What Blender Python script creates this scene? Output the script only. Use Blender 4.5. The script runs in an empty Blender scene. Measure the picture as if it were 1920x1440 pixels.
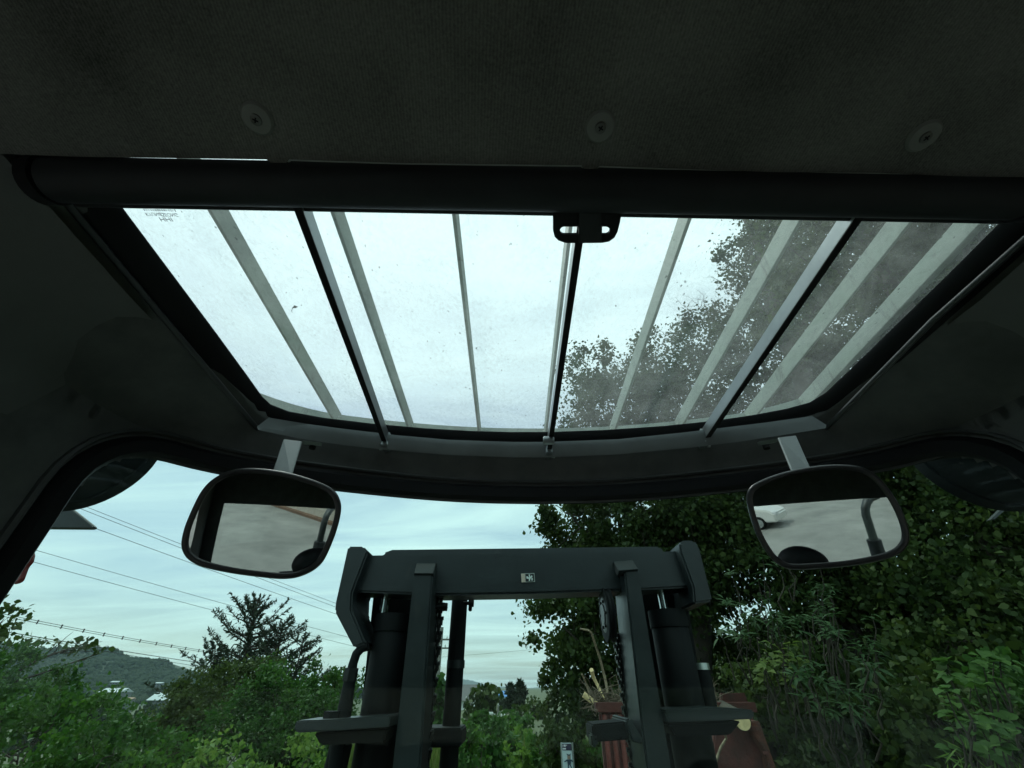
import bpy, bmesh, math, random
import numpy as np
from mathutils import Vector, Matrix, Quaternion
R = math.radians
random.seed(7); rng = np.random.default_rng(11)
sc = bpy.context.scene
COL = sc.collection

# ------------------------------------------------------------ camera, sky, sun, exposure
F, W, H, PITCH = 770.0, 1920, 1440, R(36.5)
cam = bpy.data.cameras.new('camera'); camo = bpy.data.objects.new('camera', cam); COL.objects.link(camo)
camo.location = (0, 0, 0); camo.rotation_euler = (R(90) + PITCH, 0, 0)
cam.sensor_width = 36; cam.lens = F / W * 36; cam.clip_start = .02; cam.clip_end = 12000
sc.camera = camo
SUN_EL, SUN_AZ = R(62), R(-38)          # azimuth from +Y (ahead), positive to the right
sunv = Vector((math.sin(SUN_AZ) * math.cos(SUN_EL), math.cos(SUN_AZ) * math.cos(SUN_EL), math.sin(SUN_EL)))
world = bpy.data.worlds.new('World'); sc.world = world; world.use_nodes = True
def build_world():
    nt = world.node_tree; nt.nodes.clear(); N = nt.nodes.new; L = nt.links.new
    out = N('ShaderNodeOutputWorld'); bg = N('ShaderNodeBackground'); bg2 = N('ShaderNodeBackground'); mix = N('ShaderNodeMixShader')
    sky = N('ShaderNodeTexSky'); sky.sky_type = 'NISHITA'; sky.sun_disc = False
    sky.sun_elevation = SUN_EL; sky.sun_rotation = SUN_AZ; sky.air_density = 1.0; sky.dust_density = 1.5; sky.ozone_density = 2.0
    bg.inputs[1].default_value = .085
    L(sky.outputs[0], bg.inputs[0])
    tc = N('ShaderNodeTexCoord'); sep = N('ShaderNodeSeparateXYZ'); L(tc.outputs['Generated'], sep.inputs[0])
    # project the direction on a flat cloud layer
    add = N('ShaderNodeMath'); add.operation = 'ADD'; add.inputs[1].default_value = .09
    mx = N('ShaderNodeMath'); mx.operation = 'MAXIMUM'; mx.inputs[1].default_value = 0.0
    L(sep.outputs[2], mx.inputs[0]); L(mx.outputs[0], add.inputs[0])
    dx = N('ShaderNodeMath'); dx.operation = 'DIVIDE'; L(sep.outputs[0], dx.inputs[0]); L(add.outputs[0], dx.inputs[1])
    dy = N('ShaderNodeMath'); dy.operation = 'DIVIDE'; L(sep.outputs[1], dy.inputs[0]); L(add.outputs[0], dy.inputs[1])
    comb = N('ShaderNodeCombineXYZ'); L(dx.outputs[0], comb.inputs[0]); L(dy.outputs[0], comb.inputs[1])
    mp = N('ShaderNodeMapping'); mp.inputs['Rotation'].default_value = (0, 0, R(24)); mp.inputs['Scale'].default_value = (.40, 1.15, 1)
    L(comb.outputs[0], mp.inputs[0])
    n1 = N('ShaderNodeTexNoise'); n1.inputs['Scale'].default_value = 1.1; n1.inputs['Detail'].default_value = 9; n1.inputs['Roughness'].default_value = .58; n1.inputs['Distortion'].default_value = .55
    L(mp.outputs[0], n1.inputs['Vector'])
    cr = N('ShaderNodeMapRange'); cr.inputs[1].default_value = .36; cr.inputs[2].default_value = .66; cr.inputs[3].default_value = .22; cr.inputs[4].default_value = .92
    L(n1.outputs['Fac'], cr.inputs[0])
    bg2.inputs[0].default_value = (.83, .97, .99, 1)
    st = N('ShaderNodeMath'); st.operation = 'MULTIPLY_ADD'; st.inputs[1].default_value = .30; st.inputs[2].default_value = .80; L(mx.outputs[0], st.inputs[0]); L(st.outputs[0], bg2.inputs[1])   # overcast: brighter overhead
    el = N('ShaderNodeMapRange'); el.inputs[1].default_value = .42; el.inputs[2].default_value = .80; el.inputs[3].default_value = 0; el.inputs[4].default_value = .55; L(mx.outputs[0], el.inputs[0])
    sm = N('ShaderNodeMath'); sm.operation = 'ADD'; sm.use_clamp = True; L(cr.outputs[0], sm.inputs[0]); L(el.outputs[0], sm.inputs[1]); L(sm.outputs[0], mix.inputs[0]); L(bg.outputs[0], mix.inputs[1]); L(bg2.outputs[0], mix.inputs[2]); L(mix.outputs[0], out.inputs[0])
build_world()
sl = bpy.data.lights.new('sun', 'SUN'); sl.energy = 1.3; sl.angle = R(14); sl.color = (1, .96, .9)
so = bpy.data.objects.new('sun', sl); COL.objects.link(so); so.rotation_euler = (-sunv).to_track_quat('-Z', 'Y').to_euler()
sc.view_settings.view_transform = 'Standard'; sc.view_settings.look = 'None'; sc.view_settings.exposure = 0.42; sc.view_settings.gamma = 1
sc.view_settings.use_curve_mapping = False
sc.render.engine = 'CYCLES'
cy = sc.cycles
cy.use_denoising = True; cy.use_adaptive_sampling = True; cy.adaptive_threshold = .02
try: cy.denoiser = 'OPENIMAGEDENOISE'
except Exception: pass
cy.max_bounces = 7; cy.diffuse_bounces = 3; cy.glossy_bounces = 3; cy.transmission_bounces = 4; cy.transparent_max_bounces = 12
cy.caustics_reflective = False; cy.caustics_refractive = False; cy.sample_clamp_indirect = 4

# ------------------------------------------------------------ measuring helpers (photo pixel -> point in the place)
CP, SP = math.cos(PITCH), math.sin(PITCH)
def ray(px, py):
    v = 720 - py
    return Vector((px - 960, F * CP - v * SP, F * SP + v * CP))
def at_y(px, py, Y): d = ray(px, py); return d * (Y / d.y)
def at_z(px, py, Z): d = ray(px, py); return d * (Z / d.z)
def at_x(px, py, X): d = ray(px, py); return d * (X / d.x)
SL = R(3.0); RN = Vector((0, math.sin(SL), math.cos(SL)))           # the roof falls 3 degrees to the front
def roof(px, py, h): d = ray(px, py); return d * (h / d.dot(RN))
def roofz(y, h): return (h - y * RN.y) / RN.z
def pxsize(py, Y, n): return n * Y / ray(960, py).y
GZ = -2.4                                                            # ground level below the camera

# ------------------------------------------------------------ materials
MATS = {}
def mat(name, col, rough=.6, metal=0., var=.0, scale=20., bump=0., bscale=80., spec=.5, detail=4, col2=None, coat=0.):
    if name in MATS: return MATS[name]
    m = bpy.data.materials.new(name); m.use_nodes = True; nt = m.node_tree; p = nt.nodes['Principled BSDF']
    p.inputs['Base Color'].default_value = (*col, 1); p.inputs['Roughness'].default_value = rough; p.inputs['Metallic'].default_value = metal
    p.inputs['Specular IOR Level'].default_value = spec
    if coat: p.inputs['Coat Weight'].default_value = coat
    tc = nt.nodes.new('ShaderNodeTexCoord')
    if var or col2:
        n = nt.nodes.new('ShaderNodeTexNoise'); n.inputs['Scale'].default_value = scale; n.inputs['Detail'].default_value = detail; n.inputs['Roughness'].default_value = .65
        nt.links.new(tc.outputs['Object'], n.inputs['Vector'])
        r = nt.nodes.new('ShaderNodeValToRGB'); r.color_ramp.elements[0].position = .3; r.color_ramp.elements[1].position = .7
        c2 = col2 or tuple(min(1, c * (1 + var)) for c in col); c1 = col if col2 else tuple(c * (1 - var) for c in col)
        r.color_ramp.elements[0].color = (*c1, 1); r.color_ramp.elements[1].color = (*c2, 1)
        nt.links.new(n.outputs['Fac'], r.inputs[0]); nt.links.new(r.outputs[0], p.inputs['Base Color'])
        mr = nt.nodes.new('ShaderNodeMapRange'); mr.inputs[3].default_value = max(.02, rough - .12); mr.inputs[4].default_value = min(1, rough + .12)
        nt.links.new(n.outputs['Fac'], mr.inputs[0]); nt.links.new(mr.outputs[0], p.inputs['Roughness'])
    if bump:
        n2 = nt.nodes.new('ShaderNodeTexNoise'); n2.inputs['Scale'].default_value = bscale; n2.inputs['Detail'].default_value = 5
        nt.links.new(tc.outputs['Object'], n2.inputs['Vector'])
        b = nt.nodes.new('ShaderNodeBump'); b.inputs['Strength'].default_value = bump; b.inputs['Distance'].default_value = .01
        nt.links.new(n2.outputs['Fac'], b.inputs['Height']); nt.links.new(b.outputs[0], p.inputs['Normal'])
    MATS[name] = m; return m

def fabric_mat():
    m = bpy.data.materials.new('headliner_fabric'); m.use_nodes = True; nt = m.node_tree; p = nt.nodes['Principled BSDF']; N = nt.nodes.new; L = nt.links.new
    p.inputs['Roughness'].default_value = .95; p.inputs['Specular IOR Level'].default_value = .15
    tc = N('ShaderNodeTexCoord')
    w = N('ShaderNodeTexWave'); w.wave_type = 'BANDS'; w.bands_direction = 'DIAGONAL'; w.inputs['Scale'].default_value = 150; w.inputs['Distortion'].default_value = 5; w.inputs['Detail'].default_value = 3; w.inputs['Detail Scale'].default_value = 6
    mp = N('ShaderNodeMapping'); mp.inputs['Rotation'].default_value = (0, 0, R(38)); L(tc.outputs['Object'], mp.inputs[0]); L(mp.outputs[0], w.inputs['Vector'])
    n = N('ShaderNodeTexNoise'); n.inputs['Scale'].default_value = 330; n.inputs['Detail'].default_value = 3; L(tc.outputs['Object'], n.inputs['Vector'])
    n2 = N('ShaderNodeTexNoise'); n2.inputs['Scale'].default_value = 7; n2.inputs['Detail'].default_value = 5; L(tc.outputs['Object'], n2.inputs['Vector'])
    r = N('ShaderNodeValToRGB'); r.color_ramp.elements[0].position = .3; r.color_ramp.elements[1].position = .72
    r.color_ramp.elements[0].color = (.050, .052, .048, 1); r.color_ramp.elements[1].color = (.19, .19, .175, 1)
    a = N('ShaderNodeMath'); a.operation = 'ADD'; wm = N('ShaderNodeMath'); wm.operation = 'MULTIPLY'; wm.inputs[1].default_value = .35; L(w.outputs['Fac'], wm.inputs[0]); L(wm.outputs[0], a.inputs[0]); L(n.outputs['Fac'], a.inputs[1])
    b_ = N('ShaderNodeMath'); b_.operation = 'MULTIPLY_ADD'; b_.inputs[1].default_value = .35; L(a.outputs[0], b_.inputs[0])
    s_ = N('ShaderNodeMath'); s_.operation = 'MULTIPLY'; s_.inputs[1].default_value = .6; L(n2.outputs['Fac'], s_.inputs[0]); L(s_.outputs[0], b_.inputs[2])
    L(b_.outputs[0], r.inputs[0]); L(r.outputs[0], p.inputs['Base Color'])
    bp = N('ShaderNodeBump'); bp.inputs['Strength'].default_value = .5; bp.inputs['Distance'].default_value = .002; L(a.outputs[0], bp.inputs['Height']); L(bp.outputs[0], p.inputs['Normal'])
    return m

def glass_mat(name, tint, dust=0., dustcol=(.75, .82, .8), specks=0., ior=1.45, dscale=9.):
    m = bpy.data.materials.new(name); m.use_nodes = True; nt = m.node_tree; nt.nodes.clear(); N = nt.nodes.new; L = nt.links.new
    out = N('ShaderNodeOutputMaterial'); tr = N('ShaderNodeBsdfTransparent'); tr.inputs[0].default_value = (*tint, 1)
    gl = N('ShaderNodeBsdfGlossy'); gl.inputs['Roughness'].default_value = .015; gl.inputs[0].default_value = (.9, .95, .95, 1)
    fr = N('ShaderNodeFresnel'); fr.inputs[0].default_value = ior
    # back faces report the inverse index: use the same reflectance on both sides
    geo = N('ShaderNodeNewGeometry'); 
    mixf = N('ShaderNodeMix'); mixf.data_type = 'FLOAT'; mixf.inputs[2].default_value = ior; mixf.inputs[3].default_value = 1 / ior
    L(geo.outputs['Backfacing'], mixf.inputs[0]); L(mixf.outputs[0], fr.inputs[0])
    mx = N('ShaderNodeMixShader'); L(fr.outputs[0], mx.inputs[0]); L(tr.outputs[0], mx.inputs[1]); L(gl.outputs[0], mx.inputs[2])
    last = mx
    if dust:
        tc = N('ShaderNodeTexCoord')
        n = N('ShaderNodeTexNoise'); n.inputs['Scale'].default_value = dscale; n.inputs['Detail'].default_value = 12; n.inputs['Roughness'].default_value = .8; n.inputs['Distortion'].default_value = .5
        L(tc.outputs['Object'], n.inputs['Vector'])
        mr = N('ShaderNodeMapRange'); mr.inputs[1].default_value = .3; mr.inputs[2].default_value = .75; mr.inputs[3].default_value = dust * .35; mr.inputs[4].default_value = dust * 1.9
        L(n.outputs['Fac'], mr.inputs[0])
        tl = N('ShaderNodeBsdfTranslucent'); tl.inputs[0].default_value = (*dustcol, 1)
        df = N('ShaderNodeBsdfDiffuse'); df.inputs[0].default_value = (*dustcol, 1)
        m2 = N('ShaderNodeMixShader'); m2.inputs[0].default_value = .35; L(tl.outputs[0], m2.inputs[1]); L(df.outputs[0], m2.inputs[2])
        m3 = N('ShaderNodeMixShader'); L(mr.outputs[0], m3.inputs[0]); L(mx.outputs[0], m3.inputs[1]); L(m2.outputs[0], m3.inputs[2])
        last = m3
        if specks:
            # dried mud splashes and grit: irregular small spots, denser in drifts
            nd = N('ShaderNodeTexNoise'); nd.inputs['Scale'].default_value = 60; nd.inputs['Detail'].default_value = 4; L(tc.outputs['Object'], nd.inputs['Vector'])
            va = N('ShaderNodeVectorMath'); va.operation = 'MULTIPLY_ADD'; va.inputs[1].default_value = (.012, .012, 0); L(nd.outputs['Color'], va.inputs[0]); L(tc.outputs['Object'], va.inputs[2])
            mp = N('ShaderNodeMapping'); mp.inputs['Scale'].default_value = (1, .6, 0); mp.inputs['Rotation'].default_value = (0, 0, R(-35)); L(va.outputs[0], mp.inputs[0])
            vo = N('ShaderNodeTexVoronoi'); vo.inputs['Scale'].default_value = 150; L(mp.outputs[0], vo.inputs['Vector'])
            nb = N('ShaderNodeTexNoise'); nb.inputs['Scale'].default_value = 6; nb.inputs['Detail'].default_value = 5; L(tc.outputs['Object'], nb.inputs['Vector'])
            sx = N('ShaderNodeSeparateColor'); L(vo.outputs['Color'], sx.inputs[0])
            ad = N('ShaderNodeMath'); ad.operation = 'ADD'; L(sx.outputs[0], ad.inputs[0]); L(nb.outputs['Fac'], ad.inputs[1])
            rr_ = N('ShaderNodeMapRange'); rr_.inputs[1].default_value = 1.0; rr_.inputs[2].default_value = 1.65; rr_.inputs[3].default_value = -.06; rr_.inputs[4].default_value = .24; L(ad.outputs[0], rr_.inputs[0])
            sb = N('ShaderNodeMath'); sb.operation = 'SUBTRACT'; L(rr_.outputs[0], sb.inputs[0]); L(vo.outputs['Distance'], sb.inputs[1])
            m4a = N('ShaderNodeMapRange'); m4a.inputs[1].default_value = -.04; m4a.inputs[2].default_value = .10; m4a.inputs[3].default_value = 0; m4a.inputs[4].default_value = specks
            L(sb.outputs[0], m4a.inputs[0])
            # fine grit and soft smudges
            ng = N('ShaderNodeTexNoise'); ng.inputs['Scale'].default_value = 170; ng.inputs['Detail'].default_value = 6; ng.inputs['Roughness'].default_value = .8; L(mp.outputs[0], ng.inputs['Vector'])
            ns = N('ShaderNodeTexNoise'); ns.inputs['Scale'].default_value = 9; ns.inputs['Detail'].default_value = 8; ns.inputs['Roughness'].default_value = .7; ns.inputs['Distortion'].default_value = 1.2; L(tc.outputs['Object'], ns.inputs['Vector'])
            gm = N('ShaderNodeMapRange'); gm.inputs[1].default_value = .45; gm.inputs[2].default_value = .80; gm.inputs[3].default_value = 0; gm.inputs[4].default_value = .42; L(ng.outputs['Fac'], gm.inputs[0])
            sm_ = N('ShaderNodeMapRange'); sm_.inputs[1].default_value = .42; sm_.inputs[2].default_value = .72; sm_.inputs[3].default_value = .22; sm_.inputs[4].default_value = 1.0; L(ns.outputs['Fac'], sm_.inputs[0])
            gs = N('ShaderNodeMath'); gs.operation = 'MULTIPLY'; L(gm.outputs[0], gs.inputs[0]); L(sm_.outputs[0], gs.inputs[1])
            m4 = N('ShaderNodeMath'); m4.operation = 'MAXIMUM'; L(m4a.outputs[0], m4.inputs[0]); L(gs.outputs[0], m4.inputs[1])
            dd = N('ShaderNodeBsdfDiffuse'); dd.inputs[0].default_value = (.10, .10, .085, 1)
            m5 = N('ShaderNodeMixShader'); L(m4.outputs[0], m5.inputs[0]); L(m3.outputs[0], m5.inputs[1]); L(dd.outputs[0], m5.inputs[2]); last = m5
    L(last.outputs[0], out.inputs[0]); return m

def leaf_mat(name, cols, trans=.3, rough=.55):
    m = bpy.data.materials.new(name); m.use_nodes = True; nt = m.node_tree; p = nt.nodes['Principled BSDF']; N = nt.nodes.new; L = nt.links.new
    p.inputs['Roughness'].default_value = rough; p.inputs['Specular IOR Level'].default_value = .18
    g = N('ShaderNodeNewGeometry'); r = N('ShaderNodeValToRGB'); oi = N('ShaderNodeObjectInfo')
    while len(r.color_ramp.elements) < len(cols): r.color_ramp.elements.new(.5)
    for i, c in enumerate(cols): r.color_ramp.elements[i].position = i / (len(cols) - 1); r.color_ramp.elements[i].color = (*c, 1)
    ad = N('ShaderNodeMath'); ad.operation = 'ADD'; L(g.outputs['Random Per Island'], ad.inputs[0]); L(oi.outputs['Random'], ad.inputs[1])
    fr = N('ShaderNodeMath'); fr.operation = 'FRACT'; L(ad.outputs[0], fr.inputs[0])
    # broad drifts of colour through the crown
    tc = N('ShaderNodeTexCoord'); n = N('ShaderNodeTexNoise'); n.inputs['Scale'].default_value = 1.3; n.inputs['Detail'].default_value = 2; L(tc.outputs['Object'], n.inputs['Vector'])
    m1 = N('ShaderNodeMath'); m1.operation = 'MULTIPLY_ADD'; m1.inputs[1].default_value = .55; L(fr.outputs[0], m1.inputs[0])
    m0 = N('ShaderNodeMapRange'); m0.inputs[1].default_value = .3; m0.inputs[2].default_value = .7; m0.inputs[3].default_value = 0; m0.inputs[4].default_value = .45; L(n.outputs['Fac'], m0.inputs[0]); L(m0.outputs[0], m1.inputs[2])
    L(m1.outputs[0], r.inputs[0]); L(r.outputs[0], p.inputs['Base Color'])
    t = N('ShaderNodeBsdfTranslucent'); hs = N('ShaderNodeHueSaturation'); hs.inputs['Value'].default_value = 1.3; hs.inputs['Saturation'].default_value = 1.1; L(r.outputs[0], hs.inputs['Color']); L(hs.outputs[0], t.inputs[0])
    mx = N('ShaderNodeMixShader'); mx.inputs[0].default_value = trans; L(p.outputs[0], mx.inputs[1]); L(t.outputs[0], mx.inputs[2])
    L(mx.outputs[0], nt.nodes['Material Output'].inputs[0]); MATS[name] = m; return m

M = {}
M['fabric'] = fabric_mat()
M['lining'] = mat('cab_lining', (.098, .105, .103), .8, var=.22, scale=14, bump=.04, bscale=420, spec=.25)
M['rubber'] = mat('black_rubber', (.006, .007, .008), .7, var=.2, scale=30, spec=.22)
M['black'] = mat('black_plastic', (.014, .016, .018), .6, var=.25, scale=25, spec=.3)
M['dkplastic'] = mat('dark_plastic', (.012, .015, .017), .55, var=.2, scale=18)
M['alu'] = mat('grey_metal', (.30, .33, .34), .36, .85, var=.12, scale=16)
M['ledge'] = mat('ledge_metal', (.15, .17, .17), .5, .35, var=.12, scale=12)
M['guard'] = mat('guard_paint', (.25, .31, .25), .6, var=.18, scale=14, bump=.1)
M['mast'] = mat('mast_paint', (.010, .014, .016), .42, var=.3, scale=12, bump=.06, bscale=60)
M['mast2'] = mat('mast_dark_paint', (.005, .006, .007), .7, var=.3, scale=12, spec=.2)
M['grease'] = mat('greasy_steel', (.02, .02, .02), .4, .5, var=.4, scale=30)
M['chrome'] = mat('chrome_rod', (.6, .64, .64), .18, 1.0, var=.05)
M['steel'] = mat('steel', (.45, .48, .47), .3, .9, var=.1)
M['washer'] = mat('grey_plastic_washer', (.15, .155, .145), .6, var=.1)
M['white'] = mat('white_edge', (.6, .66, .64), .6, var=.1)
M['mirror'] = mat('mirror_silver', (.62, .67, .65), .015, 1.0)
M['seal'] = M['rubber']
def grime(m, col=(.075, .070, .058), amt=.8, scale=26, th=.60):
    nt = m.node_tree; p = nt.nodes['Principled BSDF']; src = p.inputs['Base Color'].links[0].from_socket; N = nt.nodes.new
    tc = N('ShaderNodeTexCoord'); n = N('ShaderNodeTexNoise'); n.inputs['Scale'].default_value = scale; n.inputs['Detail'].default_value = 9; n.inputs['Roughness'].default_value = .75; n.inputs['Distortion'].default_value = .8
    mp = N('ShaderNodeMapping'); mp.inputs['Scale'].default_value = (1, 1, .35); nt.links.new(tc.outputs['Object'], mp.inputs[0]); nt.links.new(mp.outputs[0], n.inputs['Vector'])
    mr = N('ShaderNodeMapRange'); mr.inputs[1].default_value = th; mr.inputs[2].default_value = th + .14; mr.inputs[4].default_value = amt; nt.links.new(n.outputs['Fac'], mr.inputs[0])
    mx = N('ShaderNodeMix'); mx.data_type = 'RGBA'; mx.inputs[7].default_value = (*col, 1); nt.links.new(mr.outputs[0], mx.inputs[0]); nt.links.new(src, mx.inputs[6]); nt.links.new(mx.outputs[2], p.inputs['Base Color'])
grime(M['mast'], (.045, .043, .037), .7); grime(M['mast2'], (.02, .018, .015), .7); grime(M['guard'], (.10, .11, .085), .8, 18, .56); grime(M['ledge'], (.07, .075, .07), .6, 20); grime(M['alu'], (.12, .12, .11), .5, 22)

def rustmat():
    return mat('red_rusty_paint', (.10, .020, .015), .75, scale=9, col2=(.045, .016, .012), bump=.5, bscale=30)
M['red'] = rustmat()
M['redlens'] = mat('red_lens', (.16, .015, .012), .4, var=.1)
M['concrete'] = mat('concrete', (.17, .172, .16), .9, scale=.55, col2=(.30, .30, .28), bump=.2, bscale=20, detail=8)
M['soil'] = mat('ground_soil', (.045, .055, .022), .95, scale=.6, col2=(.07, .085, .03), bump=.5, bscale=6, detail=8)
M['bark'] = mat('bark', (.045, .036, .026), .9, var=.4, scale=9, bump=.6, bscale=30)
M['barkgrey'] = mat('bare_twig', (.12, .11, .09), .9, var=.3, scale=9)
M['wood'] = mat('cut_wood', (.62, .47, .24), .8, var=.2, scale=30)
M['stick'] = mat('peeled_stick', (.30, .23, .14), .8, scale=14, col2=(.06, .045, .03))
M['wire'] = mat('cable', (.03, .03, .03), .6)
M['pole'] = mat('concrete_pole', (.22, .21, .19), .9, var=.2, scale=3)

# ------------------------------------------------------------ object helpers
def link(o, parent=None):
    COL.objects.link(o)
    if parent is not None:
        o.parent = parent
        if parent.parent is None: o.matrix_parent_inverse = Matrix.Translation(-parent.location)
    return o
def mesh_obj(name, me, m, parent=None, smooth=False):
    o = bpy.data.objects.new(name, me)
    if m is not None: me.materials.append(m)
    if smooth:
        me.polygons.foreach_set('use_smooth', [True] * len(me.polygons))
    return link(o, parent)
def bm_obj(name, bm, m, parent=None, smooth=False, bevel=0., seg=1, autosm=None):
    bmesh.ops.recalc_face_normals(bm, faces=bm.faces)
    if bevel:
        es = [e for e in bm.edges if len(e.link_faces) == 2 and e.calc_face_angle(0) > R(25)]
        bmesh.ops.bevel(bm, geom=es, offset=bevel, segments=seg, affect='EDGES', clamp_overlap=True)
    me = bpy.data.meshes.new(name); bm.to_mesh(me); bm.free()
    o = mesh_obj(name, me, m, parent, smooth)
    if autosm is not None:
        me.polygons.foreach_set('use_smooth', [True] * len(me.polygons)); me.set_sharp_from_angle(angle=R(autosm))
    return o
def tag(o, label=None, cat=None, group=None, kind=None):
    if label: o['label'] = label
    if cat: o['category'] = cat
    if group: o['group'] = group
    if kind: o['kind'] = kind
    return o
def thing(name, label, cat, loc=(0, 0, 0), group=None):
    o = bpy.data.objects.new(name, None); COL.objects.link(o); o.location = loc; o.empty_display_size = .1
    return tag(o, label, cat, group)
def struct(o): o['kind'] = 'structure'; return o

def prism_bm(pts, ext, bm=None):
    bm = bm or bmesh.new(); ext = Vector(ext)
    a = [bm.verts.new(p) for p in pts]; b = [bm.verts.new(Vector(p) + ext) for p in pts]
    n = len(pts); bm.faces.new(a); bm.faces.new(b[::-1])
    for i in range(n): bm.faces.new((a[i], a[(i + 1) % n], b[(i + 1) % n], b[i]))
    return bm
def prism(name, pix, Y, depth, m, parent=None, bevel=.004):
    return bm_obj(name, prism_bm([at_y(x, y, Y) for x, y in pix], (0, depth, 0)), m, parent, bevel=bevel, seg=2, autosm=40)
def box_bm(c, s, rot=None, bm=None):
    bm = bm or bmesh.new(); vs = []
    for i in range(8):
        v = Vector(((-.5, .5)[i & 1] * s[0], (-.5, .5)[(i >> 1) & 1] * s[1], (-.5, .5)[(i >> 2) & 1] * s[2]))
        if rot is not None: v = rot @ v
        vs.append(bm.verts.new(v + Vector(c)))
    for f in ((0, 2, 3, 1), (4, 5, 7, 6), (0, 1, 5, 4), (2, 6, 7, 3), (0, 4, 6, 2), (1, 3, 7, 5)): bm.faces.new([vs[i] for i in f])
    return bm
def box(name, c, s, m, parent=None, bevel=0., rot=None): return bm_obj(name, box_bm(c, s, rot), m, parent, bevel=bevel, seg=2, autosm=40)
def tube_bm(path, rad, seg=8, bm=None, closed=False, cap=True):
    bm = bm or bmesh.new(); path = [Vector(p) for p in path]; n = len(path); rings = []
    if not hasattr(rad, '__len__'): rad = [rad] * n
    prev = None
    for i, p in enumerate(path):
        if closed: t = path[(i + 1) % n] - path[i - 1]
        else: t = path[min(i + 1, n - 1)] - path[max(i - 1, 0)]
        t.normalize()
        if prev is None:
            u = t.cross(Vector((0, 0, 1)))
            if u.length < 1e-3: u = t.cross(Vector((1, 0, 0)))
        else: u = prev - t * prev.dot(t)
        u.normalize(); prev = u; w = t.cross(u)
        rings.append([bm.verts.new(p + (u * math.cos(a) + w * math.sin(a)) * rad[i]) for a in [2 * math.pi * k / seg for k in range(seg)]])
    for i in range(n if closed else n - 1):
        a, b = rings[i], rings[(i + 1) % n]
        for k in range(seg): bm.faces.new((a[k], a[(k + 1) % seg], b[(k + 1) % seg], b[k]))
    if cap and not closed: bm.faces.new(rings[0][::-1]); bm.faces.new(rings[-1])
    return bm
def tube(name, path, rad, m, parent=None, seg=10, closed=False): return bm_obj(name, tube_bm(path, rad, seg, closed=closed), m, parent, autosm=50)
def cyl(name, a, b, r, m, parent=None, seg=20, bevel=0.): return bm_obj(name, tube_bm([a, b], r, seg), m, parent, autosm=50, bevel=bevel)
def sweep_bm(path, prof, up=None, closed=False, outw=None, bm=None):
    """path: points; prof: list of (a,b) offsets along outw[i], up[i]"""
    bm = bm or bmesh.new(); rings = []
    for i, p in enumerate(path): rings.append([bm.verts.new(p + outw[i] * a + up[i] * b) for a, b in prof])
    n, k = len(path), len(prof)
    for i in range(n if closed else n - 1):
        A, B = rings[i], rings[(i + 1) % n]
        for j in range(k): bm.faces.new((A[j], A[(j + 1) % k], B[(j + 1) % k], B[j]))
    if not closed: bm.faces.new(rings[0][::-1]); bm.faces.new(rings[-1])
    return bm

# ------------------------------------------------------------ the ground, yard and path
def sstep(a, b, x): t = min(1, max(0, (x - a) / (b - a))); return t * t * (3 - 2 * t)
def gz(x, y):            # the land falls away into a valley on the left
    az = math.degrees(math.atan2(x, y)) if y > 0 else 90
    return GZ - 12 * sstep(-9, -17, az) * sstep(22, 160, math.hypot(x, y)) if y > 0 else GZ
bm = bmesh.new(); rr = [0.5, 2, 5, 10, 16, 22, 30, 40, 55, 75, 100, 130, 170, 230, 320, 450, 650, 1000, 1600, 2600, 4000, 6500]; rows = []
NA = 180
for r_ in rr: rows.append([bm.verts.new((r_ * math.sin(2 * math.pi * k / NA), r_ * math.cos(2 * math.pi * k / NA), gz(r_ * math.sin(2 * math.pi * k / NA), r_ * math.cos(2 * math.pi * k / NA)))) for k in range(NA)])
bm.faces.new(rows[0])
for a, b in zip(rows, rows[1:]):
    for k in range(NA): bm.faces.new((a[k], a[(k + 1) % NA], b[(k + 1) % NA], b[k]))
struct(bm_obj('ground', bm, M['soil'], autosm=60))
def flat(name, pts, z, m):
    bm = bmesh.new(); bm.faces.new([bm.verts.new((x, y, z)) for x, y in pts]); return struct(bm_obj(name, bm, m))
flat('concrete_yard', [(-30, -60), (30, -60), (30, -4), (7, 1), (3.2, 6), (1.25, 9), (1.3, 20.3), (1.0, 21.1), (-.4, 21.3), (-.75, 20.4), (-.9, 9), (-1.6, 5), (-2.6, 1), (-4, -3), (-30, -6)], GZ + .02, M['concrete'])

# ------------------------------------------------------------ the cab: plan of the bowed front, skylight outline
X0 = .06
PLAN = [(0, .845), (.1, .842), (.2, .83), (.3, .806), (.4, .776), (.5, .742), (.59, .70), (.635, .668), (.668, .63), (.688, .59), (.700, .545), (.705, .48), (.707, .40), (.707, .30), (.707, .15), (.707, 0), (.707, -.2), (.707, -.4), (.707, -.6), (.707, -.8), (.707, -1.0)]
def dense(pl, step=.02):
    out = []
    for i in range(len(pl) - 1):
        a, b = Vector((*pl[i],)), Vector((*pl[i + 1],)); n = max(1, int((b - a).length / step))
        for k in range(n): out.append(a.lerp(b, k / n))
    out.append(Vector((*pl[-1],))); return out
def smooth2(pl, it=3):
    for _ in range(it):
        q = [pl[0]]
        for i in range(1, len(pl) - 1): q.append(pl[i - 1] * .25 + pl[i] * .5 + pl[i + 1] * .25)
        q.append(pl[-1]); pl = q
    return pl
HALF = smooth2(dense(PLAN), 4)
FRONT = [Vector((X0 - p.x, p.y)) for p in HALF[::-1]] + [Vector((X0 + p.x, p.y)) for p in HALF[1:]]     # left rear -> front -> right rear
ARC = [0.]
for i in range(1, len(FRONT)): ARC.append(ARC[-1] + (FRONT[i] - FRONT[i - 1]).length)
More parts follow.
